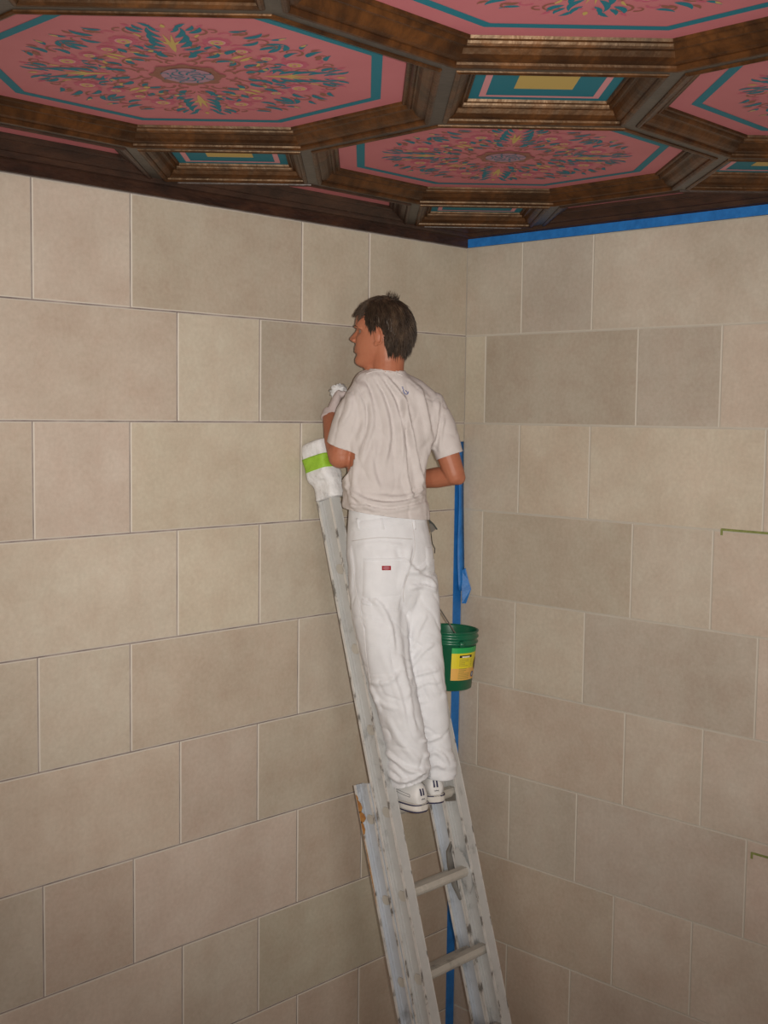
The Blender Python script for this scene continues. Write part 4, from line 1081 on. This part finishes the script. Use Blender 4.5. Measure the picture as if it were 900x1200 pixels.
# --- shoes
def shoe(heel, fdir, updir, wid, ln):
    f = fdir.normalized(); u = (updir - f * updir.dot(f)).normalized(); l = u.cross(f)
    def S(x, y, z): return heel + f * x + l * y + u * z
    # plan outline half-widths along the length
    plan = [(0.000, 0.010), (0.008, 0.026), (0.025, 0.034), (0.060, 0.036), (0.110, 0.034), (0.160, 0.040), (0.200, 0.047), (0.235, 0.046), (0.265, 0.036), (0.285, 0.020), (0.292, 0.006)]
    plan = [(x * ln / 0.292, y * wid) for x, y in smooth_path(plan, 3)]
    def outline(grow, z, toe):
        pts = []
        for x, y in plan: pts.append(S(x, y + grow, z + toe * max(0, x / ln - 0.72) ** 2))
        for x, y in reversed(plan): pts.append(S(x, -(y + grow), z + toe * max(0, x / ln - 0.72) ** 2))
        return pts
    up_rings = []
    for x, hw, h in ((0.004, 0.020, 0.070), (0.012, 0.030, 0.096), (0.035, 0.035, 0.104), (0.065, 0.036, 0.102), (0.095, 0.036, 0.094), (0.125, 0.037, 0.078), (0.160, 0.039, 0.066), (0.20, 0.043, 0.056), (0.235, 0.042, 0.048), (0.262, 0.033, 0.040), (0.28, 0.018, 0.032)):
        ring = []
        for i in range(20):
            a = 2 * PI * i / 20; z = 0.018 + (h - 0.018) * (0.5 + 0.5 * math.sin(a)); y = hw * wid * math.copysign(abs(math.cos(a)) ** 0.75, math.cos(a)) * (1 - 0.28 * max(0, math.sin(a)))
            ring.append(S(x * ln / 0.292, y, z))
        up_rings.append(ring)
    bm = bmesh.new(); add_rings(bm, up_rings)
    sh = finish('shoe', bm, M['shoe'], None, True)
    md = sh.modifiers.new('s', 'SUBSURF'); md.levels = 1; apply_mods(sh)
    for p in sh.data.polygons: p.use_smooth = True
    keep(sh, man)
    bm = bmesh.new(); add_rings(bm, [outline(0.000, 0.003, 0.14), outline(0.004, 0.010, 0.13), outline(0.003, 0.024, 0.11), outline(0.0, 0.029, 0.10)]); finish('midsole', bm, M['sole'], sh, False)
    bm = bmesh.new(); add_rings(bm, [outline(0.0, -0.001, 0.14), outline(0.0015, 0.004, 0.14)]); finish('outsole', bm, M['navy'], sh)
    bm = bmesh.new(); add_rings(bm, [outline(0.0045, 0.0235, 0.11), outline(0.0045, 0.0275, 0.105)]); finish('sole_line', bm, M['navy'], sh)['label'] = 'navy line round the sole'
    b = bvh_of(sh)
    def skin(x, y, z, lift=0.0012):
        p = S(x, y * 0.2, z); h = b.ray_cast(S(x, y, z) + (S(x, y, z) - p) * 2, (p - S(x, y, z)).normalized())
        return (h[0] + h[1] * lift) if h[0] else S(x, y, z)
    def heelp(y, z, lift=0.0012):
        h = b.ray_cast(S(-0.1, y, z), f); return (h[0] - f * lift) if h[0] else S(0, y, z)
    for y0 in (-0.006, 0.005):                                 # navy tabs up the heel
        bm = bmesh.new(); pr = None
        for k in range(7):
            z = 0.056 + 0.004 * k; a, c_ = heelp(y0 + 0.0005 * k, z, 0.002), heelp(y0 + 0.007 + 0.0003 * k, z, 0.002)
            if pr: bm.faces.new([bm.verts.new(p) for p in (pr[0], pr[1], c_, a)])
            pr = (a, c_)
        finish('heel_tab', bm, M['navy'], sh)
    for pl in ([(-0.008, 0.042), (0.0, 0.0445), (0.009, 0.044)], [(-0.007, 0.0455), (0.001, 0.0425)], [(0.001, 0.0465), (0.006, 0.0415)]):
        bm = bmesh.new(); add_tube(bm, [heelp(y, z) for y, z in pl], 0.0009, 6); finish('heel_mark', bm, M['grey_line'], sh)
    for s in (1, -1):
        bm = bmesh.new(); box = [(0.035, 0.051), (0.075, 0.055), (0.115, 0.060), (0.115, 0.066), (0.075, 0.063), (0.035, 0.059), (0.035, 0.051)]
        add_tube(bm, [skin(x, s * 0.06, z) for x, z in box], 0.0009, 6); finish('side_stripe', bm, M['grey_line'], sh)
        for k in range(4):
            bm = bmesh.new(); x = 0.13 + 0.014 * k
            add_tube(bm, [skin(x, s * 0.05, 0.058 - 0.004 * k, 0.002), S(x + 0.004, s * 0.010, 0.085 - 0.008 * k)], 0.0022, 6); finish('lace', bm, M['grey_line'] if k % 2 else M['shoe'], sh)
    return sh
RZ = conv(0, 0, 2.316).z + 0.0205 * 0.72 + 0.0015
RY = conv(0, -0.376, 0).y
f44 = yawv(42)[0]; f12 = yawv(18)[0]
shoe(Vector((-0.802, RY - 0.115, RZ + 0.005)), f44 - ZA * 0.05, ZA, 0.98, 0.285)
shoe(Vector((-0.702, RY - 0.085, RZ + 0.005)), f12 - ZA * 0.05, ZA, 0.98, 0.285)

for kn, an in ((KN_L, AN_L), (KN_R, AN_R)):
    bm = bmesh.new(); add_tube(bm, [kn * 0.3 + an * 0.7, kn * 0.12 + an * 0.88, an, an - ZA * 0.055], [0.045, 0.041, 0.038, 0.037], 18)
    keep(finish('sock', bm, M['drill'], None, True), man)

# ------------------------------------------------------------------ things he holds or carries
# rag in the gloved hand
bm = bmesh.new(); rr = random.Random(5)
ctr = W(397, 461, 4.355); rows = []
for j in range(13):
    row = []
    for i in range(22):
        a = 2 * PI * i / 22; v = (j / 12 - 0.5) * PI
        d = (RH * math.cos(a) + DH * math.sin(a)) * math.cos(v) + ZA * math.sin(v)
        r = 0.030 + 0.014 * noise.noise(d * 2.2 + Vector((3, 1, 0))) + 0.008 * noise.noise(d * 6)
        row.append(ctr + Vector((d.x * r, d.y * r, d.z * r * 0.8)) + ZA * 0.008)
    rows.append(row)
add_rings(bm, rows)
fl_ = [[W(389, 452 + k * 3, 4.345 + 0.004 * math.sin(k * 2)), W(392 + (k % 2), 451 + k * 3.4, 4.335), W(397, 454 + k * 2.6, 4.33 + 0.006 * (k % 2)), W(402, 455 + k * 1.6, 4.335)] for k in range(6)]
for A, B in zip(fl_[:-1], fl_[1:]):
    for i in range(3): bm.faces.new([bm.verts.new(p) for p in (A[i], A[i + 1], B[i + 1], B[i])])
rag = finish('rag', bm, M['rag'], None, True); tag(rag, 'crumpled white rag held in the gloved left hand', 'rag')
# knife in the right pocket
knife = thing('putty_knife', 'small scraper sticking out of the right trouser pocket', 'scraper', W(507, 612, 4.22))
bm = bmesh.new(); bl = [W(502.5, 609, 4.215), W(504, 609, 4.22), W(511.5, 619.5, 4.23), W(505, 625, 4.22), W(503, 618, 4.215)]
add_rings(bm, [bl, [p + DH * 0.002 for p in bl]]); keep(finish('blade', bm, M['steel'], None), knife)
bm = bmesh.new(); add_tube(bm, [W(500, 605, 4.205), W(503.5, 610.5, 4.215), W(508, 614.5, 4.225), W(511.8, 620, 4.23)], [0.003, 0.0035, 0.003, 0.003], 8); keep(finish('handle', bm, newmat('dark_grip', (0.05, 0.055, 0.05), 0.5), None, True), knife)
bm = bmesh.new(); add_tube(bm, [W(505, 625, 4.22), W(506.5, 637, 4.225), W(509.5, 643, 4.225), W(509.3, 648, 4.225)], 0.0017, 6); keep(finish('wire_loop', bm, M['black'], None, True), knife)

# ------------------------------------------------------------------ bucket hung from the ladder
M['green'] = newmat('green_plastic', (0.008, 0.105, 0.052), 0.28, 0, 0.5)
M['lab_green'] = newmat('label_green', (0.02, 0.32, 0.08), 0.4)
M['lab_yellow'] = newmat('label_yellow', (0.62, 0.52, 0.02), 0.4)
M['lab_orange'] = newmat('label_amber', (0.64, 0.36, 0.08), 0.4)
M['lab_text'] = newmat('label_small_print', (0.30, 0.24, 0.05), 0.5)
BD = 4.385
bc = W(524.5, 804, BD); bu = (ZA + RH * 0.03).normalized()
bucket = thing('bucket', 'green plastic paint bucket with yellow label hanging beside his right leg', 'bucket', bc)
bx_ = (RH - bu * RH.dot(bu)).normalized(); by_ = bu.cross(bx_)              # right, away
BH, R0, R1 = 0.212, 0.086, 0.099
def BP(ang, r, z): return bc + bu * z + bx_ * (r * math.cos(ang)) + by_ * (r * math.sin(ang))
def brad(z): return R0 + (R1 - R0) * z / BH
def lathe(prof, seg=48):
    bm = bmesh.new(); rings = [[BP(2 * PI * i / seg, r, z) for i in range(seg)] for r, z in prof]
    add_rings(bm, rings, True); return bm
prof = [(R0 - 0.006, 0.0), (R0, 0.004), (brad(0.165), 0.165), (brad(0.166) + 0.005, 0.167), (brad(0.17) + 0.006, 0.172), (brad(0.174) + 0.004, 0.175), (brad(0.176), 0.177), (brad(0.185), 0.185), (brad(0.186) + 0.005, 0.187), (brad(0.19) + 0.006, 0.191), (brad(0.194) + 0.004, 0.195), (brad(0.196), 0.197),
        (brad(0.206), 0.206), (R1 + 0.003, 0.207), (R1 + 0.0035, 0.212), (R1 - 0.001, 0.2125), (R1 - 0.004, 0.206), (R0 - 0.003, 0.010), (0.002, 0.009)]
pail = keep(finish('pail', lathe(prof), M['green'], None, True), bucket)
def lab(a0, a1, z0, z1, mat, lift, name='label', n=14, parent=pail):
    bm = bmesh.new(); pr = None
    for i in range(n + 1):
        a = a0 + (a1 - a0) * i / n; q = (BP(a, brad(z0) + lift, z0), BP(a, brad(z1) + lift, z1))
        if pr: bm.faces.new([bm.verts.new(p) for p in (pr[0], q[0], q[1], pr[1])])
        pr = q
    return finish(name, bm, mat, parent, True)
A0, A1 = math.radians(-88), math.radians(-5)
lab(A0, A1, 0.138, 0.158, M['lab_green'], 0.0008, 'label_top_band')
lab(A0, A1, 0.083, 0.138, M['lab_yellow'], 0.0008, 'label_panel')
lab(A0, A1, 0.040, 0.083, M['lab_orange'], 0.0008, 'label_panel')
lab(math.radians(-70), math.radians(-36), 0.122, 0.131, M['black'], 0.0013, 'label_heading')
lab(math.radians(-64), math.radians(-43), 0.1225, 0.1275, newmat('label_white', (0.7, 0.68, 0.55), 0.5), 0.0016, 'label_heading')
rr = random.Random(2)
for row in range(5):
    z = 0.114 - row * 0.0055; lab(math.radians(-70), math.radians(-56 + rr.uniform(0, 12)), z, z + 0.002, M['lab_text'], 0.0013, 'label_line', 5); lab(math.radians(-38), math.radians(-34), z, z + 0.002, M['lab_text'], 0.0013, 'label_line', 3)
for row in range(3):
    z = 0.081 - row * 0.006; lab(math.radians(-70), math.radians(-60 + rr.uniform(0, 14)), z, z + 0.0024, M['lab_text'], 0.0013, 'label_line', 5)
for row in range(5):
    z = 0.064 - row * 0.0048; lab(math.radians(-71), math.radians(-40 + rr.uniform(-2, 3)), z, z + 0.0018, M['lab_text'], 0.0013, 'label_line', 8)
def lab_disc(ac, zc, rz, ra, mat, name, a_max=9):
    bm = bmesh.new(); vs = []
    for i in range(20):
        t = 2 * PI * i / 20; a = min(ac + ra * math.cos(t), A1); z = zc + rz * math.sin(t); vs.append(bm.verts.new(BP(a, brad(z) + 0.0016, z)))
    bm.faces.new(vs); return finish(name, bm, mat, pail)
lab_disc(math.radians(-5), 0.094, 0.024, math.radians(20), newmat('label_picture', (0.10, 0.05, 0.03), 0.5), 'label_picture')
lab_disc(math.radians(-26), 0.058, 0.011, math.radians(7), newmat('label_seal', (0.05, 0.09, 0.20), 0.5), 'label_seal')
lab_disc(math.radians(-26), 0.058, 0.0055, math.radians(3.5), newmat('label_seal_centre', (0.35, 0.36, 0.36), 0.5), 'label_seal')
EA = math.radians(-68)
for a in (EA, EA + PI):
    bm = bmesh.new(); c0 = BP(a, brad(0.172), 0.172); o_ = (BP(a, 1, 0) - BP(a, 0, 0))
    add_tube(bm, [c0 - o_ * 0.002, c0 + o_ * 0.012], [0.013, 0.010], 14, False); keep(finish('bail_ear', bm, M['green'], None, True), bucket)
E1, E2 = BP(EA, brad(0.172) + 0.010, 0.172), BP(EA + PI, brad(0.172) + 0.010, 0.172)
apex = W(486.5, 672, 4.50)
pts = [Vector(p) for p in smooth_path([tuple(E1), tuple(E1.lerp(apex, 0.5) + ZA * 0.006), tuple(E1.lerp(apex, 0.93) + ZA * 0.006), tuple(apex + ZA * 0.006), tuple(E2.lerp(apex, 0.93) + ZA * 0.006), tuple(E2.lerp(apex, 0.5) + ZA * 0.006), tuple(E2)], 5)]
bm = bmesh.new(); add_tube(bm, pts, 0.0024, 8); keep(finish('bail', bm, M['steel'], None, True), bucket)['label'] = 'thin steel wire handle'
